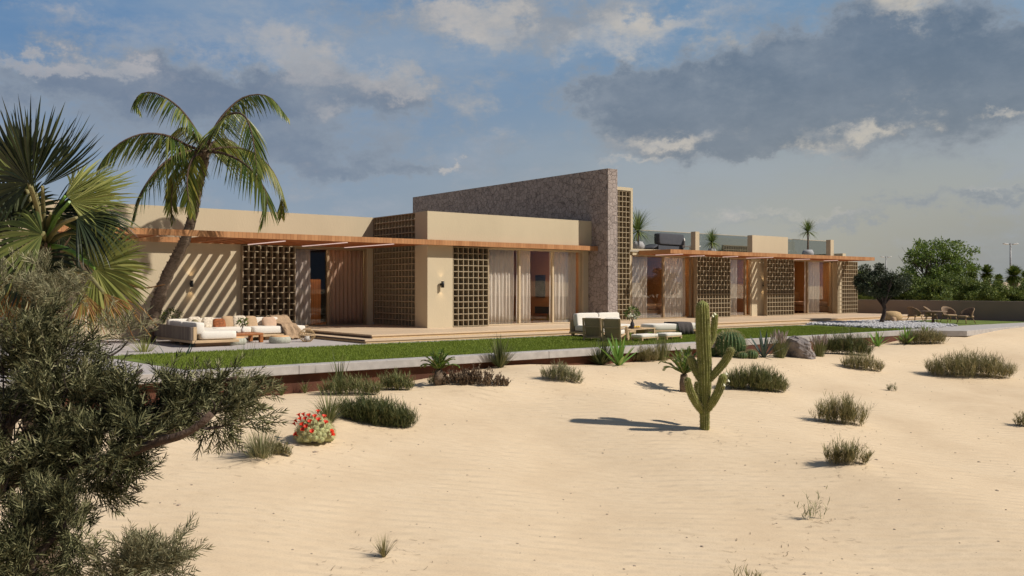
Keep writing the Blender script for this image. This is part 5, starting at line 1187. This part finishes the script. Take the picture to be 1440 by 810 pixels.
def agave(u, v, wpx, hpx, n, mleaf, label, seed=0, width=.10, lean=(.05, 1.15), droop=.15, cat='agave', group='agaves and yuccas along the kerb', droop2=None):
    p, s = place(u, v); t = thing('agave', label, cat, (p[0], p[1], p[2] - .02), 0, group); L = max(hpx * s, wpx * s / 2 * 1.05)
    b = MB(); rosette(b, (0, 0, 0), n, L * 1.05, width * L, lean[0], lean[1], droop, seed=seed, wprof=(.55, .9, 1, .85, .5, .04)); b.build('leaves', M[mleaf], t); return t
agave(870, 514, 44, 50, 22, 'agave', 'bright green agave with tall central leaf in front of the armchairs', 1)
clump(905, 509, 44, 28, 120, 'grass_olive', 'brownish grass between the bright agave and the green ornamental grass', seed=15)
tt, W, H, s = tuft(931, 507, 36, 36, 260, 'grass_green', 'bright green ornamental grass with pale tips left of the tall cactus', seed=16, width=.012, lean=(0, .5), droop=.3, spread=.5)
def cycad(u, v, wpx, hpx, trpx, nfr, label, seed, z=None, pos=None):
    if pos is None: p, s = place(u, v)
    else: p = pos; s = Fof(p) / FPX
    t = thing('cycad', label, 'cycad', (p[0], p[1], p[2] - .02), 0, 'small cycads near the kerb'); g = np.random.default_rng(seed)
    ht = trpx * s; b = MB(); b.tube([(0, 0, 0), (0, 0, ht * .5), (0, 0, ht)], [.09, .11, .07], 10, jitter=.12); b.build('trunk', M['bark'], t)
    L = wpx * s * .62; b = MB(); br = MB()
    for k in range(nfr):
        a = k * 2.4 + g.uniform(-.2, .2); e_ = .25 + 1.1 * (k / nfr); d = np.array([math.cos(a) * math.sin(e_), math.sin(a) * math.sin(e_), math.cos(e_)])
        h = np.array([0, 0, ht]); pts = [h, h + d * L * .5 + (0, 0, .03), h + d * L * .85 - (0, 0, .02 * e_), h + d * L - np.array([0, 0, L * .16 * e_])]
        C = pinnate(b, pts, 24, L * .24, .022, grav=.1, fwd=.8, seg=3, g=g, start=.15); br.tube(C[::5], [.012] * len(C[::5]), 4)
    b.build('fronds', M['cycad'], t); br.build('rachis', M['grass_green'], t); return t
cycad(617, 541, 52, 55, 22, 20, 'cycad with bright yellow green fronds standing at the kerb', 1)
cycad(962, 551, 66, 56, 26, 20, 'cycad with brown trunk on the sand just left of the tall cactus', 2)
q = onz(985, 497, -.25); cycad(985, 505, 52, 40, 22, 16, 'cycad at the kerb end, half hidden behind the tall cactus', 3, pos=np.array([q[0], q[1] - .3, float(hfun(q[0], q[1] - .3))]))
# tall cactus
def ribbed(b, pts, rads, ribs=13, n_per=4, amp=.20, nseg=30, dome=True, mi=0):
    C = resample(pts, nseg); T = norm(np.gradient(C, axis=0)); R = np.interp(np.linspace(0, 1, nseg), np.linspace(0, 1, len(rads)), rads)
    if dome:
        L = np.linalg.norm(np.diff(C, axis=0), axis=1).sum(); s = np.linspace(0, L, nseg); dd = L - s; r0 = R[-1]; k = dd < r0 * 1.3; R = R.copy(); R[k] *= np.sqrt(np.clip(1 - (1 - dd[k] / (r0 * 1.3)) ** 2, .0, 1)) + .02
    n = ribs * n_per; V = []; prev = np.array([1., 0, 0]); AF = []
    for i in range(nseg):
        t_ = T[i]; a = prev - t_ * np.dot(prev, t_); a /= np.linalg.norm(a); prev = a; c_ = np.cross(t_, a); AF.append(a)
        for k in range(n):
            an = 2 * PI * k / n; r = R[i] * (1 - amp + amp * abs(math.cos(an * ribs / 2)) * 1.6 - amp * .6)
            V.append(C[i] + (a * math.cos(an) + c_ * math.sin(an)) * r)
    F = [(i * n + k, i * n + (k + 1) % n, (i + 1) * n + (k + 1) % n, (i + 1) * n + k) for i in range(nseg - 1) for k in range(n)]
    F.append(tuple((nseg - 1) * n + k for k in range(n))); b.add(V, F, mi, True); return C, R, T, np.array(AF)
def spines(b, C, R, T, AF, ribs, n, l, g, w=.006):
    i = g.integers(1, len(C) - 1, n); k = g.integers(0, ribs, n); an = 2 * PI * k / ribs; t_ = T[i]; a = AF[i]; c_ = np.cross(t_, a)
    d = a * np.cos(an)[:, None] + c_ * np.sin(an)[:, None]; P0 = C[i] + t_ * g.uniform(-.04, .04, (n, 1)) + d * (R[i] * .99)[:, None]; dr = norm(d + g.normal(size=(n, 3)) * .6)
    b.ribbons(np.stack([P0, P0 + dr * l], 1), np.tile([[w, w * .3]], (n, 1)), norm(np.cross(dr, g.normal(size=(n, 3)))))
cb, s = place(991, 603); Fc = Fof(cb)
sag = thing('saguaro_cactus', 'tall branching saguaro cactus with small white flowers standing alone on the sand', 'cactus', tuple(cb)); sp = MB(); gs = np.random.default_rng(4)
def arm(name, pts, rpx, seed=0, nseg=30, ribs=13):
    b = MB(); P = [at(u, v, Fc + f) - cb for u, v, f in pts]; C, R, T, AF = ribbed(b, P, [r * s for r in rpx], ribs, nseg=nseg); b.build(name, M['saguaro'], sag); spines(sp, C, R, T, AF, ribs, 2600 if name == 'stem' else 800, .020, gs)
arm('stem', [(991, 607, 0), (991, 585, 0), (991, 560, 0), (991, 520, 0), (989, 480, 0), (988, 445, 0), (987.5, 422, 0)], [6.6, 7, 8.8, 10, 10.3, 10.2, 8.6], nseg=44, ribs=15)
arm('arm', [(994, 577, -.0), (1003, 564, -.12), (1012, 546, -.18), (1018, 525, -.2)], [5, 6, 6.2, 5.2])
arm('arm', [(988, 579, -.0), (978, 565, -.12), (970, 548, -.18), (966, 530, -.2)], [5, 5.6, 5.6, 4.6])
arm('arm', [(994, 537, 0), (1008, 522, -.05), (1021, 506, -.08), (1030, 488, -.1)], [5, 5.4, 5.6, 5.2])
arm('arm', [(987, 536, 0), (980, 524, .05), (974, 511, .08), (971, 500, .1)], [5, 5.6, 5.8, 5])
arm('arm', [(993, 492, .05), (1001, 478, .12), (1004, 460, .15), (1006, 440, .15)], [3.5, 4.6, 4.8, 4])
arm('arm', [(989, 567, .15), (983, 555, .25), (980, 545, .3), (980, 536, .3)], [3.5, 4, 4, 3.4])
sp.build('spines', M['spine'], sag)
def flower(b, c, d, r, n=9, mi=0, g=gs):
    d = np.array(d, float); d /= np.linalg.norm(d); a = np.cross(d, (.3, .2, 1)); a /= np.linalg.norm(a); c_ = np.cross(d, a); an = np.arange(n) * 2 * PI / n
    o_ = a * np.cos(an)[:, None] + c_ * np.sin(an)[:, None]; c = np.array(c)
    P = np.stack([np.repeat(c[None], n, 0), c + d * r * .9 + o_ * r * .25, c + d * r * 1.3 + o_ * r * .8], 1); sd = np.cross(o_, d)
    b.ribbons(P, np.tile([[r * .2, r * .55, r * .3]], (n, 1)), sd, mi)
b = MB()
for u, v, f in ((1000, 446, -.05), (1003, 443, -.1), (1016, 543, -.42), (1022, 537, -.35), (1019, 527, -.35), (980, 537, .1)): flower(b, at(u, v, Fc + f) - cb, (.2, -.8, .5), .035)
b.build('flowers', M['white_petal'], sag)
# barrel cacti
def barrel(u, v, wpx, hpx, label, ribs=22, m='barrel', seed=0, dz=0, pos=None):
    p, s = place(u, v)
    if pos is not None: p = pos; s = Fof(p) / FPX
    t = thing('barrel_cactus', label, 'cactus', (p[0], p[1], p[2] - .02 + dz), 0, 'round barrel cacti near the kerb'); W, H = wpx * s / 2, hpx * s
    b = MB(); V = []; n = ribs * 4; m_ = 18
    for j in range(m_ + 1):
        ph = -PI / 2 * .8 + (PI / 2 * .8 + PI / 2) * j / m_
        for k in range(n):
            an = 2 * PI * k / n; am = .10 * min(1, math.cos(ph) * 2); r = W * math.cos(ph) ** .8 * (1 - am + am * abs(math.cos(an * ribs / 2)) * 1.5 - am * .5) if math.cos(ph) > 1e-6 else 0
            V.append((r * math.cos(an), r * math.sin(an), H * .45 + H * .55 * math.sin(ph) * (1 - .12 * (ph > 1.2) * (ph - 1.2) / .37)))
    b.add(V, [(j * n + k, j * n + (k + 1) % n, (j + 1) * n + (k + 1) % n, (j + 1) * n + k) for j in range(m_) for k in range(n)], 0, True); b.build('body', M[m], t)
    g = np.random.default_rng(seed); b = MB(); q = 900; k = g.integers(0, ribs, q); ph = g.uniform(-.8, 1.5, q); an = 2 * PI * k / ribs; r = W * np.cos(ph) ** .8
    P0 = np.stack([r * np.cos(an), r * np.sin(an), H * .45 + H * .55 * np.sin(ph)], -1); dr = norm(P0 - (0, 0, H * .45) + g.normal(size=(q, 3)) * .2 * W)
    b.ribbons(np.stack([P0, P0 + dr * .05 * W / .3], 1), np.tile([[.006, .002]], (q, 1)) * W / .3, norm(np.cross(dr, g.normal(size=(q, 3))))); b.build('spines', M['spine'], t)
bq = sand(1031, 503); q2 = bq + FV * .35
barrel(1031, 503, 44, 38, 'large round barrel cactus behind the tall cactus', 24, pos=np.array([q2[0], q2[1], float(hfun(q2[0], q2[1])) - .02]))
q3 = sand(1007, 503) + FV * .6; barrel(1007, 503, 26, 28, 'dark barrel cactus mostly hidden left of the large one', 18, pos=np.array([q3[0], q3[1], float(hfun(q3[0], q3[1])) - .02]))
barrel(1044, 504, 15, 10, 'smallest low barrel cactus in front of the large one', 12); barrel(1057, 504, 18, 13, 'small barrel cactus between the large one and the dark agave', 14)
agave(1074, 503, 48, 44, 18, 'agave_blue', 'dark blue green agave between the barrel cacti and the plumed grass', 3, .09)
def plumed(u, v, wpx, hpx, label, seed):
    tt, W, H, s = tuft(u, v, wpx, hpx * .82, 300, 'grass_green', label, 'ornamental grass', seed, .011, 'plumed_grass', (0, .6), .4, spread=.5, group='plumed grasses along the kerb')
    g = np.random.default_rng(seed); b = MB(); n = 40; az = g.uniform(0, 2 * PI, n); ln = g.uniform(0, .5, n); d = np.stack([np.cos(az) * np.sin(ln), np.sin(az) * np.sin(ln), np.cos(ln)], -1); l = H * g.uniform(.85, 1.2, n)
    P0 = d * (l * .72)[:, None]; 
    for q in range(3): b.ribbons(np.stack([P0, P0 + d * (l * .14)[:, None], P0 + d * (l * .3)[:, None]], 1), np.tile([[.012, .04, .006]], (n, 1)), norm(np.cross(d, g.normal(size=(n, 3)))))
    b.build('plumes', M['plume'], tt)
plumed(1096, 503, 34, 42, 'plumed ornamental grass immediately left of the grey boulder', 21)
# boulder
p, s = place(1126, 504)
bm = bmesh.new(); bmesh.ops.create_icosphere(bm, subdivisions=5, radius=1); bv = np.array([v.co[:] for v in bm.verts]); bf = np.array([[v.index for v in f.verts] for f in bm.faces]); bm.free()
gb = np.random.default_rng(12); pl_ = norm(gb.normal(size=(16, 3))); ds = gb.uniform(.62, .95, 16); r = np.min(np.where(bv @ pl_.T > .05, ds[None] / np.maximum(bv @ pl_.T, .05), 9), axis=1); from mathutils import noise as mn
r = np.minimum(r, 1.15) * np.array([1 + .16 * mn.fractal(Vector(q) * 1.7, 1., 2., 4) + .05 * (mn.cell(Vector(q) * 3.1)) for q in bv]); bv = bv * r[:, None]; bb_ = bv @ np.array([RV, FV, UV]).T; bb_[:, 2] += -.30 * bb_[:, 0]
bw = bb_[:, :1] * RV * 23 * s + bb_[:, 1:2] * FV * .42 + bb_[:, 2:] * UV * 19 * s + np.array([0, 0, 10 * s])
b = MB(); b.add(bw, bf, 0, False); o = b.build('boulder', M['boulder']); o.location = tuple(p + FV * .3 - UV * .05); tag(o, 'craggy grey boulder between two plumed grasses at the kerb', 'boulder')
plumed(1152, 501, 30, 34, 'plumed ornamental grass immediately right of the grey boulder', 22)
clump(1192, 499, 76, 32, 330, 'grass_dark', 'long dark grass bed right of the boulder along the kerb', seed=23, depth=.25)
agave(1234, 487, 26, 26, 20, 'agave', 'small bright agave between the two kerbside grass beds', 4, .12)
clump(1300, 484, 72, 22, 300, 'grass_olive', 'olive grass bed around the bright agave at the right end of the kerb', seed=24, depth=.3)
agave(1275, 484, 30, 28, 22, 'agave', 'bright agave in the olive grass bed at the right end of the kerb', 5, .12)
agave(1299, 474, 18, 20, 16, 'agave', 'small green agave behind the olive grass bed', 6, .12)
clump(1064, 549, 92, 34, 480, 'grass_green', 'wide green grass clump on the sand right of the tall cactus', seed=25, depth=.28)
clump(1215, 521, 58, 24, 170, 'grass_olive', 'olive shrub on the sand below the kerbside agave', seed=26)
clump(1370, 531, 126, 32, 560, 'grass_olive', 'widest low grass bed on the sand near the right edge', seed=27, depth=.3, irregular=.25)
clump(1255, 550, 12, 13, 16, 'grass_pale', 'tiny pale sprout alone on the sand', seed=28)
clump(1186, 597, 76, 42, 150, 'grass_olive', 'olive branching shrub on the sand, the upper of two in a column', seed=29, leafy_=16)
clump(1193, 653, 60, 36, 110, 'grass_olive', 'olive branching shrub on the sand, the lower of two in a column', seed=30, leafy_=14)
clump(1444, 600, 30, 22, 60, 'grass_olive', 'shrub cut by the right edge of the picture', seed=31)
clump(1145, 732, 34, 50, 12, 'grass_green', 'few thin upright stems standing on the foreground sand', seed=32, leafy_=9, lw=.008, lf=.22)
clump(1052, 822, 30, 36, 10, 'grass_olive', 'sparse stems at the bottom edge of the picture', seed=33, leafy_=10, lw=.008)
tuft(540, 783, 34, 34, 90, 'grass_olive', 'small spiky olive tuft alone on the foreground sand', seed=34, width=.008, lean=(0, 1.2), droop=.15)
# plants half hidden behind the juniper branch
agave(250, 548, 96, 78, 16, 'agave_blue', 'blue green agave with long curved leaves behind the juniper branch', 7, .075, (.1, 1.2), .5)
tuft(345, 556, 110, 84, 150, 'grass_green', 'fine upright grass behind the tip of the juniper branch', seed=35, width=.010, lean=(0, .9), droop=.3)
def yucca_ground(u, v, wpx, hpx, label, seed, ml):
    p, s = place(u, v); t = thing('yucca', label, 'yucca', (p[0], p[1], p[2]), 0); b = MB(); L = wpx * s / 2; ht = hpx * s * .4
    rosette(b, (0, 0, ht), 120, L * 1.1, .022, .05, 2.2, .3, seed=seed); b.build('foliage', M[ml], t); b = MB(); b.tube([(0, 0, 0), (0, 0, ht)], [.08, .07], 9, jitter=.1); b.build('trunk', M['bark'], t)
yucca_ground(203, 541, 74, 92, 'yellow green spiky yucca by the kerb behind the juniper', 8, 'fan_light')
clump(150, 545, 90, 40, 160, 'agave_blue', 'blue grey low plant by the kerb far left behind the juniper', seed=36)
# red flowering cactus mound
p, s = place(443, 618); t = thing('flowering_cactus', 'round pale cactus mound covered in bright red flowers', 'cactus', (p[0], p[1], p[2] - .02)); g = np.random.default_rng(6)
W, H = 29 * s, 33 * s; b = MB(); fl = MB(); yl = MB(); spn = MB()
N_ = 75
for k in range(N_):
    f = (k + .5) / N_; ph = math.acos(1 - f * 1.02) if f * 1.02 < 2 else 0; a = k * 2.39996; d = np.array([math.sin(ph) * math.cos(a), math.sin(ph) * math.sin(a), math.cos(ph)])
    c = d * np.array([W * .8, W * .8, H * .78]) + (0, 0, H * .12); e_ = c + norm(d + (0, 0, .5)) * .05; L_ = W * .34
    ribbed(b, [c * .6, c, c + (e_ - c) * L_ / .05 * .5], [.10 * W * 1.6, .11 * W * 1.6, .10 * W * 1.6], 8, 3, .12, 8)
n = 3500; d = norm(g.normal(size=(n, 3)) + (0, 0, .4)); d[:, 2] = np.abs(d[:, 2]); P0 = d * np.array([W * .98, W * .98, H * .95]) + (0, 0, H * .1); dr = norm(d + g.normal(size=(n, 3)) * .7)
spn.ribbons(np.stack([P0, P0 + dr * .03], 1), np.tile([[.003, .001]], (n, 1)), norm(np.cross(dr, g.normal(size=(n, 3)))))
b.build('body', M['pale_cactus'], t); spn.build('spines', M['spine'], t)
fp = [(-25, 22), (-17, 26), (-9, 27), (-5, 31), (3, 30), (-12, 20), (-10, 14), (8, 26), (17, 22), (14, 29), (-2, 24), (24, 10), (25, 6), (2, 12), (-20, 7), (-27, 18), (-6, 18), (-14, 31), (5, 35), (-21, 30)]
for (u_, v_) in fp:
    q = RV * u_ * s + UV * (v_ + 3) * s; rr_ = max(0., 1 - (u_ / 29) ** 2 - (v_ / 36) ** 2); q = q - FV * math.sqrt(rr_) * W * .95
    flower(fl, q, norm(q + UV * .15 - FV * .05), 3.7 * s * 1.15, 10); flower(yl, q, norm(q + UV * .15 - FV * .05), 1.2 * s, 6)
fl.build('flowers', M['red_petal'], t); yl.build('flower_hearts', M['lemon'], t)

# litter on the sand: small stones and dry twigs
g = np.random.default_rng(77); n = 900; f = g.uniform(9, 30, n) ; a = g.uniform(-.62, .62, n)
x = FV[0] * f + RV[0] * f * a; y = FV[1] * f + RV[1] * f * a; k = (y < 16.2); x, y = x[k], y[k]; n = len(x)
r = g.uniform(.006, .022, n) * np.where(g.uniform(0, 1, n) > .94, 2., 1.)
b = MB(); b.inst(tv, tf, mats_for(np.stack([x, y, hfun(x, y)], -1), r, r * .8, r * .55)); o = b.build('loose_stones', M['loose']); tag(o, 'tiny loose stones scattered over the sand', 'stones', kind='stuff')
cl_ = [sand(u, v)[:2] for u, v in ((455, 620), (530, 600), (370, 645), (660, 543), (990, 606), (1064, 551), (1215, 523), (1370, 533), (1186, 600), (1193, 655), (791, 538), (960, 553), (540, 785), (1150, 733), (1085, 780))]
cc_ = np.array(cl_)[g.integers(0, len(cl_), 520)] + g.normal(size=(520, 2)) * .38; y_ok = cc_[:, 1] < 16.2; cc_ = cc_[y_ok]; n = len(cc_)
z = hfun(cc_[:, 0], cc_[:, 1]) + .006; an = g.uniform(0, 2 * PI, n); L_ = g.uniform(.03, .14, n); d = np.stack([np.cos(an), np.sin(an), g.uniform(0, .15, n)], -1); P0 = np.stack([cc_[:, 0], cc_[:, 1], z], -1)
b = MB(); b.ribbons(np.stack([P0, P0 + d * L_[:, None] * .5 + g.normal(size=(n, 3)) * .008, P0 + d * L_[:, None]], 1), np.tile([[.007, .006, .003]], (n, 1)), np.cross(d, np.array([0, 0, 1.]))); o = b.build('twig_litter', M['dry_shrub']); tag(o, 'dry twigs and leaf litter lying around the desert plants', 'twigs', kind='stuff')
# ------------------------------------------------------------------ sky
SUN = Vector((.85, -1.1, 1.3)).normalized()
w = bpy.data.worlds.new('World'); scene.world = w; w.use_nodes = True
nt = w.node_tree; N = nt.nodes; L = nt.links; bg = N['Background']
class X:
    def __init__(s, o): s.o = o
def _in(node, i, v):
    if isinstance(v, X): L.new(v.o, node.inputs[i])
    else: node.inputs[i].default_value = v
def mth(op, a, b_=0., c_=0.):
    n_ = N.new('ShaderNodeMath'); n_.operation = op; _in(n_, 0, a); _in(n_, 1, b_)
    if op in ('MULTIPLY_ADD',): _in(n_, 2, c_)
    return X(n_.outputs[0])
X.__add__ = lambda a, b_: mth('ADD', a, b_); X.__sub__ = lambda a, b_: mth('SUBTRACT', a, b_); X.__mul__ = lambda a, b_: mth('MULTIPLY', a, b_); X.__radd__ = X.__add__; X.__rmul__ = X.__mul__
def smooth(v, a, b_):
    n_ = N.new('ShaderNodeMapRange'); n_.interpolation_type = 'SMOOTHSTEP'; _in(n_, 0, v); n_.inputs[1].default_value = a; n_.inputs[2].default_value = b_; return X(n_.outputs[0])
def mixc(f, a, b_):
    n_ = N.new('ShaderNodeMix'); n_.data_type = 'RGBA'; _in(n_, 0, f)
    for i, v in ((6, a), (7, b_)):
        if isinstance(v, X): L.new(v.o, n_.inputs[i])
        else: n_.inputs[i].default_value = (*v, 1)
    return X(n_.outputs[2])
tc = N.new('ShaderNodeTexCoord')
def dot(vec):
    n_ = N.new('ShaderNodeVectorMath'); n_.operation = 'DOT_PRODUCT'; L.new(tc.outputs['Generated'], n_.inputs[0]); n_.inputs[1].default_value = vec; return X(n_.outputs['Value'])
dR, dF, dZ = dot(tuple(RV)), dot(tuple(FV)), dot((0, 0, 1))
az = mth('ARCTAN2', dR, dF); el = mth('ARCSINE', dZ)
def azel(u, v): a = (u - 720) / FPX; return math.atan(a), math.atan(((405.5 - v) / FPX) / math.sqrt(1 + a * a))
def noise(a, e, sc, det=7, rough=.55, z=0., dist=0.):
    cb = N.new('ShaderNodeCombineXYZ'); _in(cb, 0, a); _in(cb, 1, e); cb.inputs[2].default_value = z
    n_ = N.new('ShaderNodeTexNoise'); n_.inputs['Scale'].default_value = sc; n_.inputs['Detail'].default_value = det; n_.inputs['Roughness'].default_value = rough; n_.inputs['Distortion'].default_value = dist
    L.new(cb.outputs[0], n_.inputs[0]); return X(n_.outputs[0])
def blob(a, e, u, v, ru, rv, wt):
    a0, e0 = azel(u, v); sa = ru / FPX; se = rv / FPX
    da = (a - a0) * (1 / sa); de = (e - e0) * (1 / se)
    q = da * da + de * de
    return mth('EXPONENT', q * -1.) * wt
BL = [(1180, 120, 270, 62, 1.05), (1380, 130, 200, 70, 1.0), (960, 150, 130, 48, .95), (1000, 205, 100, 26, 1.0), (1250, 60, 190, 45, .8), (860, 130, 60, 30, .6), (1090, 215, 60, 18, .7),
      (300, 130, 170, 38, .9), (110, 115, 150, 34, .85), (470, 120, 110, 42, .9), (560, 150, 50, 30, .6), (120, 190, 200, 36, .62), (420, 215, 150, 34, .72), (620, 20, 140, 34, .55), (740, 50, 60, 40, .5), (560, 240, 100, 14, .6),
      (1390, 275, 120, 13, .8), (1150, 305, 150, 9, .5), (850, 30, 70, 22, .5), (700, 190, 60, 40, .4), (1240, 290, 60, 8, .45)]
BB = [(870, 70, 70, 32, .9), (920, 28, 90, 18, .9), (800, 60, 40, 20, .5), (940, 195, 60, 14, 1.1), (1225, 178, 60, 14, 1.2), (1150, 215, 40, 16, .8), (1290, 10, 60, 22, .9), (60, 88, 45, 12, .9), (130, 92, 60, 12, .8), (190, 95, 30, 12, .7), (370, 68, 60, 26, 1.0), (500, 95, 80, 30, 1.0), (560, 135, 40, 24, 1.0), (430, 110, 60, 30, .6), (700, 40, 60, 34, .9),
      (640, 22, 80, 26, .9), (630, 238, 12, 10, 1.2), (470, 155, 30, 18, .7), (1120, 298, 170, 9, .6), (1020, 60, 80, 20, .5), (720, 170, 60, 30, .55), (1390, 262, 60, 6, .7), (1440, 160, 40, 8, .9), (100, 5, 30, 8, .4), (905, 232, 60, 6, .6)]
def dsum(L_, a, e):
    t = None
    for bl in L_:
        k = blob(a, e, *bl); t = k if t is None else mth('ADD', t, k)
    return t
wn = noise(az, el * 1.3, 13., 6, .65, 5.)      # warps the outlines so that they billow
az2 = az + (wn - .5) * .22; el2 = el + (noise(az, el * 1.3, 15., 6, .65, 9.) - .5) * .11
n1 = noise(az, el * 1.6, 9., 12, .66, .3, .1)
nf = noise(az, el * 1.5, 30., 9, .68, 2.3)
d0 = mth('MINIMUM', dsum(BL, az2, el2), 1.1) * .85 + (n1 - .5) * 1.7 + (nf - .5) * .45
bb = mth('MINIMUM', dsum(BB, az2, el2), .95) + (n1 - .5) * 2.6 + (nf - .5) * 1.0
mask = smooth(d0, .10, .66)
brt = smooth(bb, .15, 1.35)
soft = smooth(noise(az, el * 2.0, 6.5, 11, .64, 11.) + (nf - .5) * .25, .50, .72)
thin = smooth(d0, 1.0, .35)
sky = N.new('ShaderNodeTexSky'); sky.sky_type = 'NISHITA'; sky.sun_disc = False
sky.sun_elevation = math.asin(SUN.z); sky.sun_rotation = math.atan2(SUN.x, SUN.y); sky.air_density = 1.2; sky.dust_density = 2.5; sky.ozone_density = 1.5
nish = X(sky.outputs[0])
def scale_c(c, f):
    n_ = N.new('ShaderNodeVectorMath'); n_.operation = 'SCALE'; L.new(c.o, n_.inputs[0]); n_.inputs[3].default_value = f; return X(n_.outputs[0])
hor = smooth(el, .30, .02); side = smooth(az, -.5, .5)
low = mixc(smooth(az, -.3, .35), (.30, .37, .46), (.46, .45, .385))
deep = mixc(smooth(az, .25, .62), low, (.235, .235, .22))
low = mixc(smooth(el, .12, .0), low, deep)
high = mixc(side, (.115, .245, .455), (.19, .315, .47))
clear = mixc(hor, high, low)
base = mixc(.15, clear, scale_c(nish, .05))
vhaze = noise(az, el * 3, 3, 6, .6, 4.)
base = mixc(smooth(vhaze, .40, .72) * .45, base, (.36, .41, .46))
base = mixc(soft * .62, base, (.34, .38, .44))
nb = noise(az, el * 1.8, 10., 10, .66, 7.)
dark = mixc(side, (.150, .195, .275), (.115, .165, .235))
dark = mixc(smooth(nb, .38, .68) * .8, dark, mixc(side, (.215, .255, .325), (.165, .215, .285)))
dark = mixc(thin * .7, dark, (.30, .34, .39))
cc = mixc(hor * .35, dark, low)
bright = mixc(side, (.48, .46, .47), (.66, .60, .50))
bright = mixc(smooth(nb, .38, .62) * .7, bright, (.36, .385, .42))
fin = mixc(mask * .92, base, cc)
fin = mixc(brt * .76, fin, bright)
# unseen sky overhead and behind the viewpoint, darkened to lower the fill light
fin = mixc(smooth(el, .34, .75), fin, (.08, .14, .27))
fin = mixc(smooth(mth('ABSOLUTE', az), .75, 1.3), fin, (.11, .15, .215))
gnd = smooth(el, -.03, -.005)
fin = mixc(gnd, (.30, .25, .19), fin)
w.cycles.sampling_method = 'MANUAL'; w.cycles.sample_map_resolution = 256
L.new(fin.o, bg.inputs[0]); bg.inputs[1].default_value = 1.0
sl = bpy.data.lights.new('sun', 'SUN'); sl.energy = 4.7; sl.angle = math.radians(1.0); sl.color = (1, .925, .81)
so = bpy.data.objects.new('sun', sl); COL.objects.link(so); so.rotation_euler = SUN.to_track_quat('Z', 'Y').to_euler(); so.location = (10, -10, 40)
cam = bpy.data.cameras.new('camera'); co = bpy.data.objects.new('camera', cam); COL.objects.link(co)
cam.sensor_width = 36; cam.lens = 36 * FPX / 1440; cam.clip_start = .05; cam.clip_end = 4000
co.location = (0, 0, EZ); co.rotation_euler = (PI / 2, 0, -math.atan2(C_, S_)); cam.shift_y = .5 / 1440
scene.camera = co
vs = scene.view_settings; vs.view_transform = 'Standard'; vs.look = 'None'; vs.gamma = 1; vs.use_curve_mapping = False; vs.exposure = 0
scene.render.engine = 'CYCLES'; scene.cycles.transparent_max_bounces = 24; scene.cycles.max_bounces = 8
